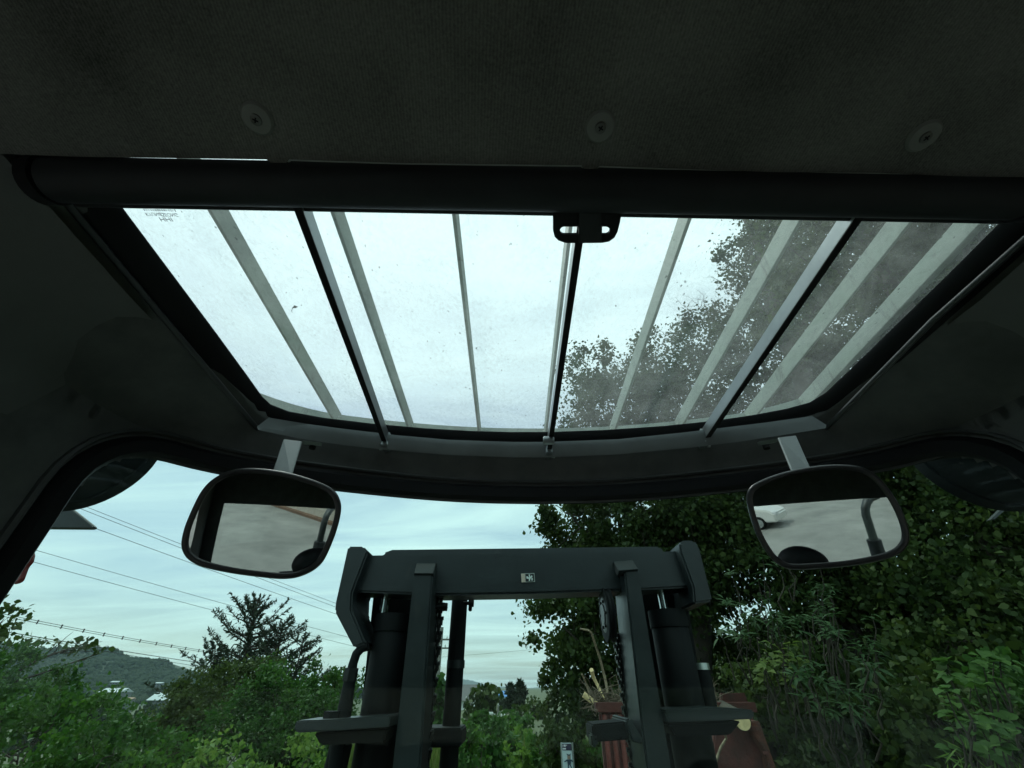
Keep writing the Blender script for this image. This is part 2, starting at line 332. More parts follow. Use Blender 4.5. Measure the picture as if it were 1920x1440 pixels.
def plan_at(s):
    s = max(0, min(ARC[-1], s)); i = int(np.searchsorted(ARC, s)); i = max(1, min(i, len(ARC) - 1))
    f = (s - ARC[i - 1]) / (ARC[i] - ARC[i - 1]); p = FRONT[i - 1].lerp(FRONT[i], f); t = (FRONT[i] - FRONT[i - 1]).normalized()
    return p, Vector((-t.y, t.x))       # point, outward normal
# skylight opening, measured along its edge
APX = [(230, 392), (310, 499), (400, 619), (480, 726), (489, 745), (505, 760), (528, 772), (600, 785), (700, 796), (800, 805), (885, 810), (960, 811), (1015, 812), (1130, 809), (1260, 799), (1340, 791), (1410, 780), (1485, 767), (1522, 756), (1547, 743), (1580, 707), (1680, 612), (1780, 516), (1872, 424)]
AP = [roof(x, y, .486) for x, y in APX]
AP[0].y = AP[-1].y = .262
for p in AP: p.z = roofz(p.y, .486)
def ap_hit(c, d):
    best = None
    for i in range(len(AP) - 1):
        a, b = AP[i].xy - c, AP[i + 1].xy - c; e = b - a; den = d.x * e.y - d.y * e.x
        if abs(den) < 1e-9: continue
        t = (a.x * e.y - a.y * e.x) / den; u = (a.x * d.y - a.y * d.x) / den
        if t > 0 and -1e-6 <= u <= 1 + 1e-6 and (best is None or t < best): best = t
    return best
CEN = Vector((X0, .262))
def inner_pt(p):
    if p.y <= .27: return Vector((X0 + math.copysign(.524, p.x - X0), p.y))
    d = (p - CEN); t = ap_hit(CEN, d)
    return CEN + d * t if t else Vector((X0 + math.copysign(.524, p.x - X0), p.y))
TOPZ = .352
bm = bmesh.new(); rings = []
for p in FRONT:
    a = inner_pt(p); za = roofz(a.y, .464); ring = []
    for f, z in ((.13, za + .012), (.15, za - .002), (.2, za - .006), (.3, None), (.55, .398), (.8, .377), (.94, .362), (1.0, TOPZ), (1.0, .33)):
        if z is None: z = za * .45 + .412 * .55 if za > .412 else .412
        q = a.lerp(p, f); ring.append(bm.verts.new((q.x, q.y, z)))
    rings.append(ring)
for i in range(len(rings) - 1):
    for k in range(len(rings[0]) - 1): bm.faces.new((rings[i][k], rings[i + 1][k], rings[i + 1][k + 1], rings[i][k + 1]))
struct(bm_obj('cab_roof_lining', bm, M['lining'], autosm=35))
# ceiling panel behind the skylight
HLZ = .435
hl = [roof(-40, 287, HLZ), roof(150, 294, HLZ), roof(500, 299, HLZ), roof(508, 306, HLZ), roof(516, 309, HLZ), roof(530, 309, HLZ), roof(537, 305, HLZ), roof(542, 299, HLZ), roof(760, 306, HLZ), roof(1090, 310, HLZ), roof(1096, 318, HLZ), roof(1118, 318, HLZ), roof(1124, 311, HLZ), roof(1450, 323, HLZ), roof(1640, 324, HLZ), roof(1800, 331, HLZ), roof(1990, 333, HLZ)]
ls = Vector((X0 - .60, .22, roofz(.22, HLZ))); rs = Vector((X0 + .60, .215, roofz(.215, HLZ)))
hl = [p for p in hl if ls.x + .01 < p.x < rs.x - .01]
poly = [Vector((ls.x, hl[0].y, 0))] + hl + [Vector((rs.x, hl[-1].y, 0)), Vector((rs.x, -1.0, 0)), Vector((ls.x, -1.0, 0))]
for p in poly: p.z = roofz(p.y, HLZ)
bm = prism_bm(poly, RN * .009)
headliner = struct(bm_obj('ceiling_panel', bm, M['fabric']))
edge = tube('panel_edge', [p + RN * .003 + Vector((0, .0015, 0)) for p in poly[1:-3] if p.x > roof(240, 300, HLZ).x], .0011, M['white'], headliner, seg=5)
# side panels below the ceiling panel
for s, nm in ((-1, 'side_panel_left'), (1, 'side_panel_right')):
    bm = bmesh.new(); rows = []
    for y in np.linspace(-1.0, .56, 18):
        tp = max(0, y - .38) / .16
        rows.append([bm.verts.new((X0 + s * (x + .05 * tp), y, z + .05 * tp)) for x, z in ((.568, roofz(y, .437)), (.60, .406), (.645, .372), (.672, .335), (.685, .26))])
    for a, b in zip(rows, rows[1:]):
        for k in range(4): bm.faces.new((a[k], a[k + 1], b[k + 1], b[k]))
    bmesh.ops.recalc_face_normals(bm, faces=bm.faces)
    struct(bm_obj(nm, bm, mat('side_trim', (.120, .126, .123), .8, var=.12, scale=7, bump=.12, bscale=420, spec=.3), autosm=50))
# wall skin with windscreen and side window openings
LOWZ = -1.3
SW0 = [i for i, p in enumerate(FRONT) if p.y > .556][0]; SW1 = [i for i, p in enumerate(FRONT) if p.y > .556][-1]
s0, s1 = ARC[SW0], ARC[SW1]; ZT, ZB, RC = .318, -.85, .092
def in_round(s, z, s0, s1, zb, zt, r):
    if not (s0 < s < s1 and zb < z < zt): return False
    cx = min(max(s, s0 + r), s1 - r); cz = min(max(z, zb + r), zt - r)
    return (s - cx) ** 2 + (z - cz) ** 2 <= r * r or (cx == s or cz == z)
sy0, sy1 = .03 + .4, 1.32      # side window, arc length from the rear corner (left); mirrored right
ss = list(np.arange(0, ARC[-1], .0125)); zs = list(np.arange(LOWZ, .352, .0125))
bm = bmesh.new(); vid = {}
def gv(i, j):
    if (i, j) not in vid:
        p, n = plan_at(ss[i]); vid[(i, j)] = bm.verts.new((p.x, p.y, zs[j]))
    return vid[(i, j)]
TOT = ARC[-1]
for i in range(len(ss) - 1):
    sc_ = ss[i] + .00625
    for j in range(len(zs) - 1):
        zc = zs[j] + .00625
        if in_round(sc_, zc, s0, s1, ZB, ZT, RC): continue
        q = min(sc_, TOT - sc_)
        if in_round(q, zc, sy0, sy1, -.75, .22, .06): continue
        bm.faces.new((gv(i, j), gv(i + 1, j), gv(i + 1, j + 1), gv(i, j + 1)))
struct(bm_obj('cab_wall', bm, M['lining'], autosm=35))
# rear wall with its window, floor
def frame_wall(name, x0, x1, z0, z1, wx0, wx1, wz0, wz1, y, m):
    bm = bmesh.new()
    for a, b, c, d in ((x0, wx0, z0, z1), (wx1, x1, z0, z1), (wx0, wx1, z0, wz0), (wx0, wx1, wz1, z1)):
        box_bm(((a + b) / 2, y, (c + d) / 2), (b - a, .04, d - c), bm=bm)
    return struct(bm_obj(name, bm, m))
frame_wall('cab_rear_wall', X0 - .72, X0 + .72, LOWZ, .50, X0 - .62, X0 + .52, -.85, .0, -1.02, M['lining'])
struct(box('cab_floor', (X0, -.1, LOWZ - .02), (1.44, 1.95, .04), M['dkplastic']))
struct(box('cab_front_bulkhead', (X0, .80, (LOWZ - .86) / 2), (1.2, .04, .44), M['dkplastic']))
struct(box('cab_roof_shell', (X0, -.42, .56), (1.5, 1.3, .03), M['mast2']))
WSG = glass_mat('windscreen_glass', (.85, .97, .93), ior=1.22)
rw = tag(box('rear_window', (X0 - .05, -1.02, -.425), (1.138, .005, .848), glass_mat('rear_glass', (.93, .97, .96))), 'clear rear cab window seen in both mirrors', 'window')
# windscreen pane
bm = bmesh.new(); cols = []
for s in np.arange(s0 - .015, s1 + .0151, .02):
    p, n = plan_at(s); p = p + n * .012; q = p + n * .005
    cols.append([bm.verts.new((p.x, p.y, ZB - .02)), bm.verts.new((p.x, p.y, ZT + .012)), bm.verts.new((q.x, q.y, ZT + .012)), bm.verts.new((q.x, q.y, ZB - .02))])
for a, b in zip(cols, cols[1:]):
    for k in range(4): bm.faces.new((a[k], b[k], b[(k + 1) % 4], a[(k + 1) % 4]))
bm.faces.new(cols[0]); bm.faces.new(cols[-1][::-1])
wind = thing('windscreen', 'large bowed tinted windscreen with black rubber seal below the skylight', 'windscreen', (X0, .84, ZB))
bm_obj('pane', bm, WSG, wind, autosm=35)
# rubber seal round the windscreen
cont = []
def arcpts(cx, cz, a0, a1, n=8): return [(cx + RC * math.cos(a0 + (a1 - a0) * k / n), cz + RC * math.sin(a0 + (a1 - a0) * k / n)) for k in range(n + 1)]
top = [(s, ZT) for s in np.arange(s1 - RC, s0 + RC, -.03)]
cont = arcpts(s1 - RC, ZT - RC, 0, math.pi / 2) + top[1:] + arcpts(s0 + RC, ZT - RC, math.pi / 2, math.pi)
cont += [(s0, z) for z in np.arange(ZT - RC - .05, ZB + RC, -.05)] + arcpts(s0 + RC, ZB + RC, math.pi, 1.5 * math.pi)
cont += [(s, ZB) for s in np.arange(s0 + RC + .03, s1 - RC, .03)] + arcpts(s1 - RC, ZB + RC, 1.5 * math.pi, 2 * math.pi)
cont += [(s1, z) for z in np.arange(ZB + RC + .05, ZT - RC, .05)]
def ring_sweep(name, prof, m, parent):
    bm = bmesh.new(); rg = []; n = len(cont)
    for i in range(n):
        a, b = Vector(cont[i - 1]), Vector(cont[(i + 1) % n]); t = (b - a).normalized(); o = Vector((t.y, -t.x))    # outward in (s, z)
        ring = []
        for u, d in prof:
            p, nn = plan_at(cont[i][0] + o.x * u); p = p - nn * d
            ring.append(bm.verts.new((p.x, p.y, cont[i][1] + o.y * u)))
        rg.append(ring)
    for i in range(n):
        A, B = rg[i], rg[(i + 1) % n]
        for k in range(len(prof)): bm.faces.new((A[k], A[(k + 1) % len(prof)], B[(k + 1) % len(prof)], B[k]))
    return bm_obj(name, bm, m, parent, autosm=40)
ring_sweep('seal', [(-.001, -.018), (-.001, .004), (.004, .011), (.022, .014), (.030, .006), (.034, -.004), (.034, -.018)], M['rubber'], wind)
ring_sweep('seal_bead', [(.036, -.006), (.037, .006), (.040, .009), (.044, .006), (.045, -.006)], mat('bead_plastic', (.06, .066, .066), .5), wind)

# ------------------------------------------------------------ skylight: seal, pane, ledge, trim
sky = thing('skylight', 'wide tinted roof skylight with dirty glass and bowed front edge', 'skylight', (X0, .26, .46))
apo = smooth2([p.copy() for p in AP], 1)
N_ = len(apo); outw = []
for i in range(N_):
    t = apo[min(i + 1, N_ - 1)] - apo[max(i - 1, 0)]; t.z = 0; t.normalize(); outw.append(Vector((-t.y, t.x, 0)))
upv = [RN] * N_
bm = sweep_bm(apo, [(0, .0015), (0, -.003), (.010, -.020), (.030, -.028), (.040, -.024), (.044, -.01), (.03, .0015)], upv, outw=outw)
bm_obj('seal', bm, M['rubber'], sky, autosm=40)
gp = [p + o * .02 for p, o in zip(apo, outw)]
gp[0].y = gp[-1].y = .17
bm = prism_bm([Vector((p.x, p.y, roofz(p.y, .488))) for p in gp], RN * .005)
SKG = glass_mat('skylight_glass', (.89, .975, .97), dust=.15, specks=.6)
pane = bm_obj('pane', bm, glass_mat('skylight_inner_face', (.93, .975, .965)), sky); pane.data.materials.append(SKG)
for pg in pane.data.polygons: pg.material_index = 1 if pg.normal.z > .5 else 0
# inner side trims
for pts in ([(118, 372), (300, 588), (486, 808)], [(1950, 424), (1750, 600), (1546, 806)]):
    P = [roof(x, y, .455) for x, y in pts]; P[2] = at_z(*pts[2], .405)
    tube('trim_bead', P, .0045, mat('trim_bead_plastic', (.028, .032, .034), .4), sky, seg=8)
# grey ledge in front of the skylight
lo = [(484, 806), (560, 822), (640, 834), (720, 843), (840, 853), (960, 857.5), (1025, 858), (1160, 852), (1290, 840), (1380, 829), (1460, 817), (1548, 803)]
hi = [(500, 793), (575, 805), (650, 815), (725, 824), (840, 834), (960, 838), (1025, 838), (1160, 833), (1280, 821), (1365, 811), (1440, 802), (1528, 790)]
bm = bmesh.new(); rg = []
for a, b in zip(lo, hi):
    p, q = at_z(*b, .409), at_z(*a, .391); d = (q - p); d.z = 0; d.normalize()
    rg.append([bm.verts.new(v) for v in (p, q, q + Vector((0, 0, .006)) + d * .004, p + Vector((0, 0, .012)))])
for A, B in zip(rg, rg[1:]):
    for k in range(4): bm.faces.new((A[k], B[k], B[(k + 1) % 4], A[(k + 1) % 4]))
bm.faces.new(rg[0]); bm.faces.new(rg[-1][::-1])
bm_obj('front_ledge', bm, M['ledge'], sky, autosm=40)
# printed marks on the glass, read from outside
def text_mesh(s, size, ext=0.0):
    cu = bpy.data.curves.new('t', 'FONT'); cu.body = s; cu.size = size; cu.align_x = 'CENTER'; cu.align_y = 'CENTER'; cu.extrude = ext
    o = bpy.data.objects.new('t', cu); COL.objects.link(o); dg = bpy.context.evaluated_depsgraph_get(); dg.update()
    me = bpy.data.meshes.new_from_object(o.evaluated_get(dg)); bpy.data.objects.remove(o); return me
ink = mat('print_ink', (.05, .07, .10), .7)
def glass_text(name, s, px, py, size, wx):
    me = text_mesh(s, size); c = roof(px, py, .4865)
    # seen from below: x runs right, letters stand upside down (tops to the cab front)
    tf = Vector((0, math.cos(SL), -math.sin(SL)))
    for v in me.vertices: v.co = c + Vector((1, 0, 0)) * v.co.x * wx + tf * v.co.y
    return mesh_obj(name, me, ink, sky)
glass_text('printed_letters', 'HHI', 311, 411, .0080, 1.2)
glass_text('printed_maker_name', 'KYUNG', 288, 401.5, .0066, .88)
glass_text('printed_maker_name', 'SEONG', 319, 402.5, .0066, .88)
c = roof(304, 402.5, .4865); tf = Vector((0, math.cos(SL), -math.sin(SL))); bm = bmesh.new()
tri = [c + Vector((-.0032, 0, 0)) - tf * .0022, c + Vector((.0032, 0, 0)) - tf * .0022, c + tf * .0026]
tube_bm(tri, .0004, 4, bm, closed=True); bm_obj('printed_triangle', bm, ink, sky)
bm = bmesh.new()
for k in range(15):            # a third printed line, cut off by the shade and too small to read
    c = roof(271 + k * 4.1 + rng.uniform(-.6, .6), 393.6 + k * .08, .4865); box_bm(c, (.0005 + .0012 * rng.random(), .0022 + .001 * rng.random(), .0001), None, bm)
bm_obj('printed_line', bm, ink, sky)
# fallen leaf on the glass
c = roof(553, 577, .4995); bm = bmesh.new()
lv = [c + Vector(v) for v in ((-.006, .002, .001), (-.001, .0035, .003), (.005, -.001, .001), (.0, -.0035, .002))]
bm.faces.new([bm.verts.new(v) for v in lv]); tube_bm([c + Vector((-.005, .002, .001)), c + Vector((-.009, .008, .001)), c + Vector((-.010, .012, .002))], .0004, 4, bm)
tag(bm_obj('fallen_leaf', bm, mat('dead_leaf', (.03, .025, .015), .8)), 'tiny dead brown leaf lying on the skylight glass', 'leaf')

# ------------------------------------------------------------ overhead guard above the glass
guard = thing('overhead_guard', 'pale green steel bar grille outside above the skylight', 'guard', (X0, .3, .57))
HB, GH = .562, .037
bars = [(-.431, 0), (-.257, 0), (-.0835, 0), (.0865, 0), (.2575, 0), (.420, 0), (.582, 0)]
def front_y(x):     # front frame of the guard, bowed like the cab
    r = abs(x - X0); return .943 - .26 * r * r - (max(0, r - .5) ** 2) * 1.6
for x, _ in bars:
    ya, yb = -.35, front_y(x) - .004
    a = Vector((x, ya, roofz(ya, HB))); b = Vector((x, yb, roofz(yb, HB)))
    s = .0045
    bm = bmesh.new(); box_bm(((x), (ya + yb) / 2, (a.z + b.z) / 2 + GH / 2), (.0055, yb - ya, GH), Matrix.Rotation(-SL, 3, 'X'), bm)
    bm_obj('bar', bm, M['guard'], guard, bevel=.0012)
    w = bmesh.new(); box_bm((x, yb - .012, b.z + .012), (.018, .02, .016), None, w); bm_obj('weld', w, M['guard'], guard, bevel=.004)
xs = np.linspace(-.602, .690, 41)
pth = [Vector((x, front_y(x), roofz(front_y(x), HB))) for x in xs]
ow = []
for i in range(len(pth)):
    t = pth[min(i + 1, 40)] - pth[max(i - 1, 0)]; t.z = 0; t.normalize(); ow.append(Vector((-t.y, t.x, 0)))
bm_obj('front_frame', sweep_bm(pth, [(-.004, 0), (.004, 0), (.004, GH), (-.004, GH)], [RN] * 41, outw=ow), M['guard'], guard, autosm=40)
for s in (-1, 1):
    x = .690 if s > 0 else -.602
    yb = front_y(x) - .002; bm = bmesh.new(); box_bm((x, (yb - .35) / 2, roofz((yb - .35) / 2, HB) + GH / 2), (.012, yb + .35, GH), Matrix.Rotation(-SL, 3, 'X'), bm)
    bm_obj('side_frame', bm, M['guard'], guard, bevel=.002)

# ------------------------------------------------------------ sunshade: roller, guides, pull handle
shade = thing('roller_sunshade', 'black roller sunshade rolled up along the rear skylight edge', 'sunshade', (X0, .22, .41))
ra, rb = roof(104, 338, .436), roof(1905, 372, .436)
ra.y -= .0; bm = tube_bm([ra, rb], .0222, 28); bm_obj('roller', bm, M['black'], shade, autosm=40)
tube('end_cap', [ra + Vector((-.017, .001, 0)), ra + Vector((-.002, 0, 0))], [.0235, .0245], M['rubber'], shade, seg=24)
tube('end_cap', [rb + Vector((.002, 0, 0)), rb + Vector((.017, .001, 0))], [.0245, .0235], M['rubber'], shade, seg=24)
for pl in ([(20, 282), (236, 287), (222, 312), (20, 312)], [(1655, 318), (1990, 322), (1990, 350), (1640, 346)]): bm_obj('roller_bracket', prism_bm([roof(x, y, .449) for x, y in pl], RN * .02), M['black'], shade, bevel=.001)
bm_obj('backing_strip', prism_bm([roof(x, y, .458) for x, y in ((1180, 300), (1400, 306), (1400, 345), (1180, 340))], RN * .004), M['black'], shade)
# hem bar
h0, h1 = roof(140, 390.5, .449), roof(1900, 422, .449)
bm = bmesh.new(); pa = [h0, h1]
bm_obj('hem_bar', sweep_bm(pa, [(-.024, .0), (.0, .0), (.0, .008), (-.024, .012)], [RN] * 2, outw=[Vector((0, 1, 0))] * 2), M['black'], shade, bevel=.002)
# pull handle plate with two slots
def plate_with_slots(name, outer, slots, ext, m, parent, bevel=0):
    bm = bmesh.new(); edges = []
    for loop in [outer] + slots:
        vs = [bm.verts.new(p) for p in loop]; edges += [bm.edges.new((vs[i], vs[(i + 1) % len(vs)])) for i in range(len(vs))]
    bmesh.ops.triangle_fill(bm, edges=edges, use_beauty=True)
    for f in list(bm.faces):
        c = f.calc_center_median()
        for s in slots:
            lo_, hi_ = (min(p.x for p in s), min(p.y for p in s)), (max(p.x for p in s), max(p.y for p in s))
            if lo_[0] < c.x < hi_[0] and lo_[1] < c.y < hi_[1]: bm.faces.remove(f); break
    r = bmesh.ops.extrude_face_region(bm, geom=list(bm.faces)); bmesh.ops.translate(bm, vec=ext, verts=[g for g in r['geom'] if isinstance(g, bmesh.types.BMVert)])
    return bm_obj(name, bm, m, parent, bevel=bevel, autosm=40)
HH = .43
hp = [(1036, 381), (1168, 383), (1163, 415), (1158, 435), (1152, 446), (1142, 453), (1128, 455.5), (1085, 456), (1060, 455.5), (1047, 451), (1040, 444), (1037, 433), (1037, 408)]
def slot(x0, x1, yc, r):
    pts = []
    for k in range(9): a = math.pi / 2 + math.pi * k / 8; pts.append((x0 + r + r * math.cos(a), yc + r * math.sin(a)))
    for k in range(9): a = -math.pi / 2 + math.pi * k / 8; pts.append((x1 - r + r * math.cos(a), yc + r * math.sin(a)))
    return pts
P_ = lambda l: [roof(x, y, HH) for x, y in l]
handle = plate_with_slots('pull_handle', P_(hp), [P_(slot(1050, 1143.5, 432.5, 7.5))], RN * .004, M['rubber'], shade)
a = [roof(x, y, HH - .004) for x, y in ((1085, 372), (1130, 373), (1129, 456), (1085, 456))]
bm_obj('handle_strap', prism_bm(a, RN * .0036), M['black'], handle, bevel=.001)
c = roof(1107, 391, HH - .004); cyl('rivet', c - RN * .0015, c + RN * .002, .0028, M['washer'], handle, 12)
for x, y in ((1038, 379), (1168, 382), (1088, 380)):
    c = roof(x, y, HH - .002); cyl('stud', c - RN * .0015, c + RN * .002, .0016, M['steel'], handle, 8)
# guides
GD = [((551, 400), (722, 842), -1), ((1092, 455), (1032, 856), 1), ((1611, 420), (1320, 836), 1)]
HG = .443
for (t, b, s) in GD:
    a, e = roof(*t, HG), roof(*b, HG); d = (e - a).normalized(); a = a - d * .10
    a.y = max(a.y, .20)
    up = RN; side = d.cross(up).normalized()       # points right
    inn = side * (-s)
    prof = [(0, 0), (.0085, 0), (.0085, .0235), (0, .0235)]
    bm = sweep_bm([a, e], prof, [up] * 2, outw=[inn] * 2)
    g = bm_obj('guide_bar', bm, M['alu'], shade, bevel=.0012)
    bm_obj('painted_shadow_strip', sweep_bm([a, e - d * .032], [(-.0004, -.0012), (.0089, -.0012), (.0089, -.0001), (-.0004, -.0001)], [up] * 2, outw=[inn] * 2), M['rubber'], g)  # black strip paints in the shade on the guide bar's underside
    # foot on the ledge
    f = sweep_bm([e - d * .03, e + d * .002], [(-.003, -.008), (.012, -.008), (.012, .024), (-.003, .024)], [up] * 2, outw=[inn] * 2)
    bm_obj('guide_foot', f, M['alu'], g, bevel=.002)
    c = e - d * .006 - up * .004 - inn * .005; cyl('screw', c - inn * .004, c + inn * .002, .003, M['steel'], g, 10)
c = roof(1024, 826, .437); hook = bm_obj('shade_hook', tube_bm([c + Vector((-.006, 0, 0)), c + Vector((.016, 0, 0))], .0085, 16), M['alu'], shade, bevel=.002)

# ------------------------------------------------------------ screw washers of the ceiling panel
for (px, py, lab) in ((483, 222, 'round grey screw washer on the dark ceiling, leftmost of three'), (1125, 237, 'round grey screw washer on the dark ceiling above the pull handle'), (1731, 255, 'faint round screw washer on the dark ceiling, rightmost of three')):
    c = roof(px, py, HLZ); t = thing('screw_washer', lab, 'screw washer', c, 'ceiling screw washers')
    bm = tube_bm([c + RN * .003, c - RN * .0005, c - RN * .0028, c - RN * .0034], [.0145, .0145, .0125, .008], 28); bm_obj('washer', bm, M['washer'], t, autosm=30)
    bm = tube_bm([c - RN * .003, c - RN * .0046, c - RN * .0052], [.0052, .005, .003], 18); h = bm_obj('screw_head', bm, mat('screw_dark', (.10, .102, .095), .45, .3), t, autosm=30)
    for k in range(2):
        rot = Matrix.Rotation(k * math.pi / 2 + .5, 3, 'Z'); bm = box_bm(c - RN * .0053, (.005, .0012, .0006), rot); bm_obj('slot', bm, M['rubber'], h)

# ------------------------------------------------------------ mirrors
LMX = [(343, 1020), (348, 993), (360, 963), (373, 935), (384, 917), (398, 902), (423, 887), (457, 880), (507, 883), (557, 893), (607, 910), (628, 923), (637, 943), (637, 960), (631, 986), (623, 1010), (607, 1047), (596, 1060), (582, 1070), (557, 1080), (530, 1082), (507, 1080), (440, 1072), (382, 1060), (357, 1048), (347, 1035)]
RMX = [(1402, 935), (1405, 918), (1420, 907), (1457, 892), (1507, 880), (1557, 874), (1598, 875), (1623, 881), (1648, 898), (1673, 932), (1687, 958), (1698, 985), (1702, 1007), (1697, 1023), (1682, 1037), (1648, 1048), (1590, 1058), (1540, 1062), (1490, 1065), (1470, 1062), (1448, 1047), (1432, 1023), (1421, 1002), (1415, 985), (1406, 957)]
def closed_spline(pts, it=2):
    for _ in range(it):
        q = []; n = len(pts)
        for i in range(n): a, b = pts[i], pts[(i + 1) % n]; q += [a * .75 + b * .25, a * .25 + b * .75]
        pts = q
    return pts
def mirror(name, label, pix, cpx, Y, target, arm, flange, bolt):
    c = at_y(*cpx, Y); d = c.normalized(); r = (Vector(target) - c).normalized(); n = (r - d).normalized()
    root = thing(name, label, 'mirror', c, 'inside mirrors')
    P = []
    for x, y in pix: q = ray(x, y); P.append(q * (c.dot(n) / q.dot(n)))
    P = closed_spline(P, 2); k = len(P)
    cen = sum(P, Vector()) / k
    bm = bmesh.new(); rg = []
    for f, o in ((1.0, -.002), (1.0, -.012), (.96, -.022), (.80, -.032), (.4, -.036)): rg.append([bm.verts.new(cen + (p - cen) * f + n * o) for p in P])
    for A, B in zip(rg, rg[1:]):
        for i in range(k): bm.faces.new((A[i], A[(i + 1) % k], B[(i + 1) % k], B[i]))
    bm.faces.new(rg[-1]); bm_obj('housing', bm, M['black'], root, autosm=45)
    rim = [cen + (p - cen) * .978 + n * .0 for p in P]; tube('rim', rim, .0047, mat('mirror_rim', (.016, .017, .018), .32), root, seg=10, closed=True)
    RCV = 1.35; bm = bmesh.new(); rg = []
    for f in np.linspace(1, .08, 12):
        ring = []
        for p in P: v = (p - cen) * (.965 * f); ring.append(bm.verts.new(cen + v + n * (.0045 - v.length_squared / (2 * RCV) )))
        rg.append(ring)
    for A, B in zip(rg, rg[1:]):
        for i in range(k): bm.faces.new((A[i], A[(i + 1) % k], B[(i + 1) % k], B[i]))
    bm.faces.new(rg[-1]); bm_obj('mirror_glass', bm, M['mirror'], root, smooth=True)
    # flat arm from the header down to the back of the housing
    (a0, a1), (b0, b1) = arm
    A0, A1 = at_y(*a0, arm_y(a0)), at_y(*a1, arm_y(a1)); B0, B1 = at_y(*b0, Y + .01), at_y(*b1, Y + .01)
    back = Vector((0, .004, .0)); bm = prism_bm([A0, A1, B1, B0], back); armo = bm_obj('arm', bm, M['ledge'], root, bevel=.0012)
    F_ = [at_y(x, y, arm_y((x, y)) - .002) for x, y in flange]; bm = prism_bm(F_, Vector((0, .012, .003))); bm_obj('flange', bm, M['ledge'], armo, bevel=.001)
    bc = at_y(*bolt, arm_y(bolt)); cyl('bolt', bc + Vector((0, 0, -.004)), bc + Vector((0, 0, .01)), .006, M['rubber'], armo, 6)
    cyl('ball_joint', cen - n * .03, cen - n * .055, .014, M['black'], root, 14)
def arm_y(p):
    d = ray(*p); return .368 / d.z * d.y
mirror('inside_mirror', 'rounded black inside mirror on the left, sky behind it', LMX, (490, 980), .62, (-.25, -1.0, -.15), (((531, 823), (566, 827)), ((510, 886), (546, 892))), [(566, 825), (600, 829), (599, 834), (566, 832)], (586, 838))
mirror('inside_mirror', 'rounded black inside mirror on the right, dark foliage behind it', RMX, (1552, 970), .60, (.13, -1.0, -.125), (((1459, 820), (1493, 816)), ((1487, 888), (1523, 883))), [(1425, 827), (1459, 822), (1459, 828), (1427, 833)], (1437, 838))

# ------------------------------------------------------------ lamps outside the top corners, bracket, marker
def work_lamp(px, py, s, label):
    c = at_y(px, py, .82); root = thing('work_lamp', label, 'work lamp', c, 'round work lamps at the roof corners')
    ax = Vector((.10 * s, .97, -.10)).normalized(); R0 = .123
    prof = [(-R0 * math.cos(a), R0 * math.sin(a)) for a in np.linspace(.12, math.pi / 2, 12)] + [(.006, R0 * 1.0), (.008, R0 * 1.035), (.032, R0 * 1.035), (.034, R0 * .98)]
    bm = tube_bm([c + ax * z for z, _ in prof], [r for _, r in prof], 48); bm_obj('housing', bm, mat('lamp_housing', (.005, .007, .008), .75, spec=.12), root, autosm=40)
    cyl('lens', c + ax * .034, c + ax * .038, R0 * .95, mat('lamp_lens', (.6, .62, .6), .1, spec=.8), root, 32)
    cyl('stem', c + Vector((0, 0, R0 * .8)), c + Vector((-.05 * s, -.02, .24)), .018, M['mast2'], root, 12)
    return root
lamp = work_lamp(165, 845, -1, 'dark bowl-shaped work lamp outside the upper left windscreen corner')
work_lamp(1839, 845, 1, 'dark bowl-shaped work lamp outside the upper right windscreen corner')
tri = [at_y(x, y, .93) for x, y in ((60, 990), (96, 925), (122, 944), (173, 984), (176, 988), (172, 991))]
tag(bm_obj('lamp_bracket', prism_bm(tri, (0, .012, 0)), M['mast'], bevel=.002), 'dark triangular metal plate outside the left windscreen pillar', 'bracket')
tri = [at_y(x, y, .93) for x, y in ((1960, 915), (1908, 925), (1862, 970), (1858, 974), (1866, 973), (1910, 934), (1965, 928))]
tag(bm_obj('lamp_bracket', prism_bm(tri, (0, .012, 0)), M['mast'], bevel=.0), 'thin dark bracket edge outside the right windscreen pillar', 'bracket')
mk = [at_y(x, y, .90) for x, y in ((20, 1095), (34, 1092), (40, 1086), (49, 1062), (58, 1052), (61, 1038), (57, 1032), (30, 1040))]
tag(bm_obj('marker_lamp', prism_bm(mk, (0, .010, 0)), M['redlens'], bevel=.003), 'small red marker lamp outside the left windscreen pillar', 'lamp')

# ------------------------------------------------------------ the mast
mast = thing('forklift_mast', 'black forklift mast with cross beam, uprights and hydraulic cylinders', 'mast', (X0, 1.5, GZ))
bmn = prism('cross_beam', [(676, 1041), (1284, 1033), (1301, 1101), (1200, 1106), (1000, 1113), (827, 1116), (662, 1110)], 1.50, .11, M['mast'], mast, .006)
prism('upper_tie_bar', [(714, 1046), (718, 1036), (735, 1030), (1232, 1024), (1246, 1030), (1250, 1044)], 1.70, .1, M['mast'], mast, .008)
prism('end_plate', [(652, 1024), (681, 1024), (690, 1034), (661, 1110), (659, 1142), (686, 1207), (663, 1215), (627, 1146), (629, 1128)], 1.46, .2, M['mast'], mast, .006)
prism('end_plate', [(1274, 1017), (1282, 1013), (1302, 1013), (1311, 1024), (1337, 1127), (1302, 1132), (1299, 1100), (1275, 1034)], 1.46, .2, M['mast'], mast, .006)
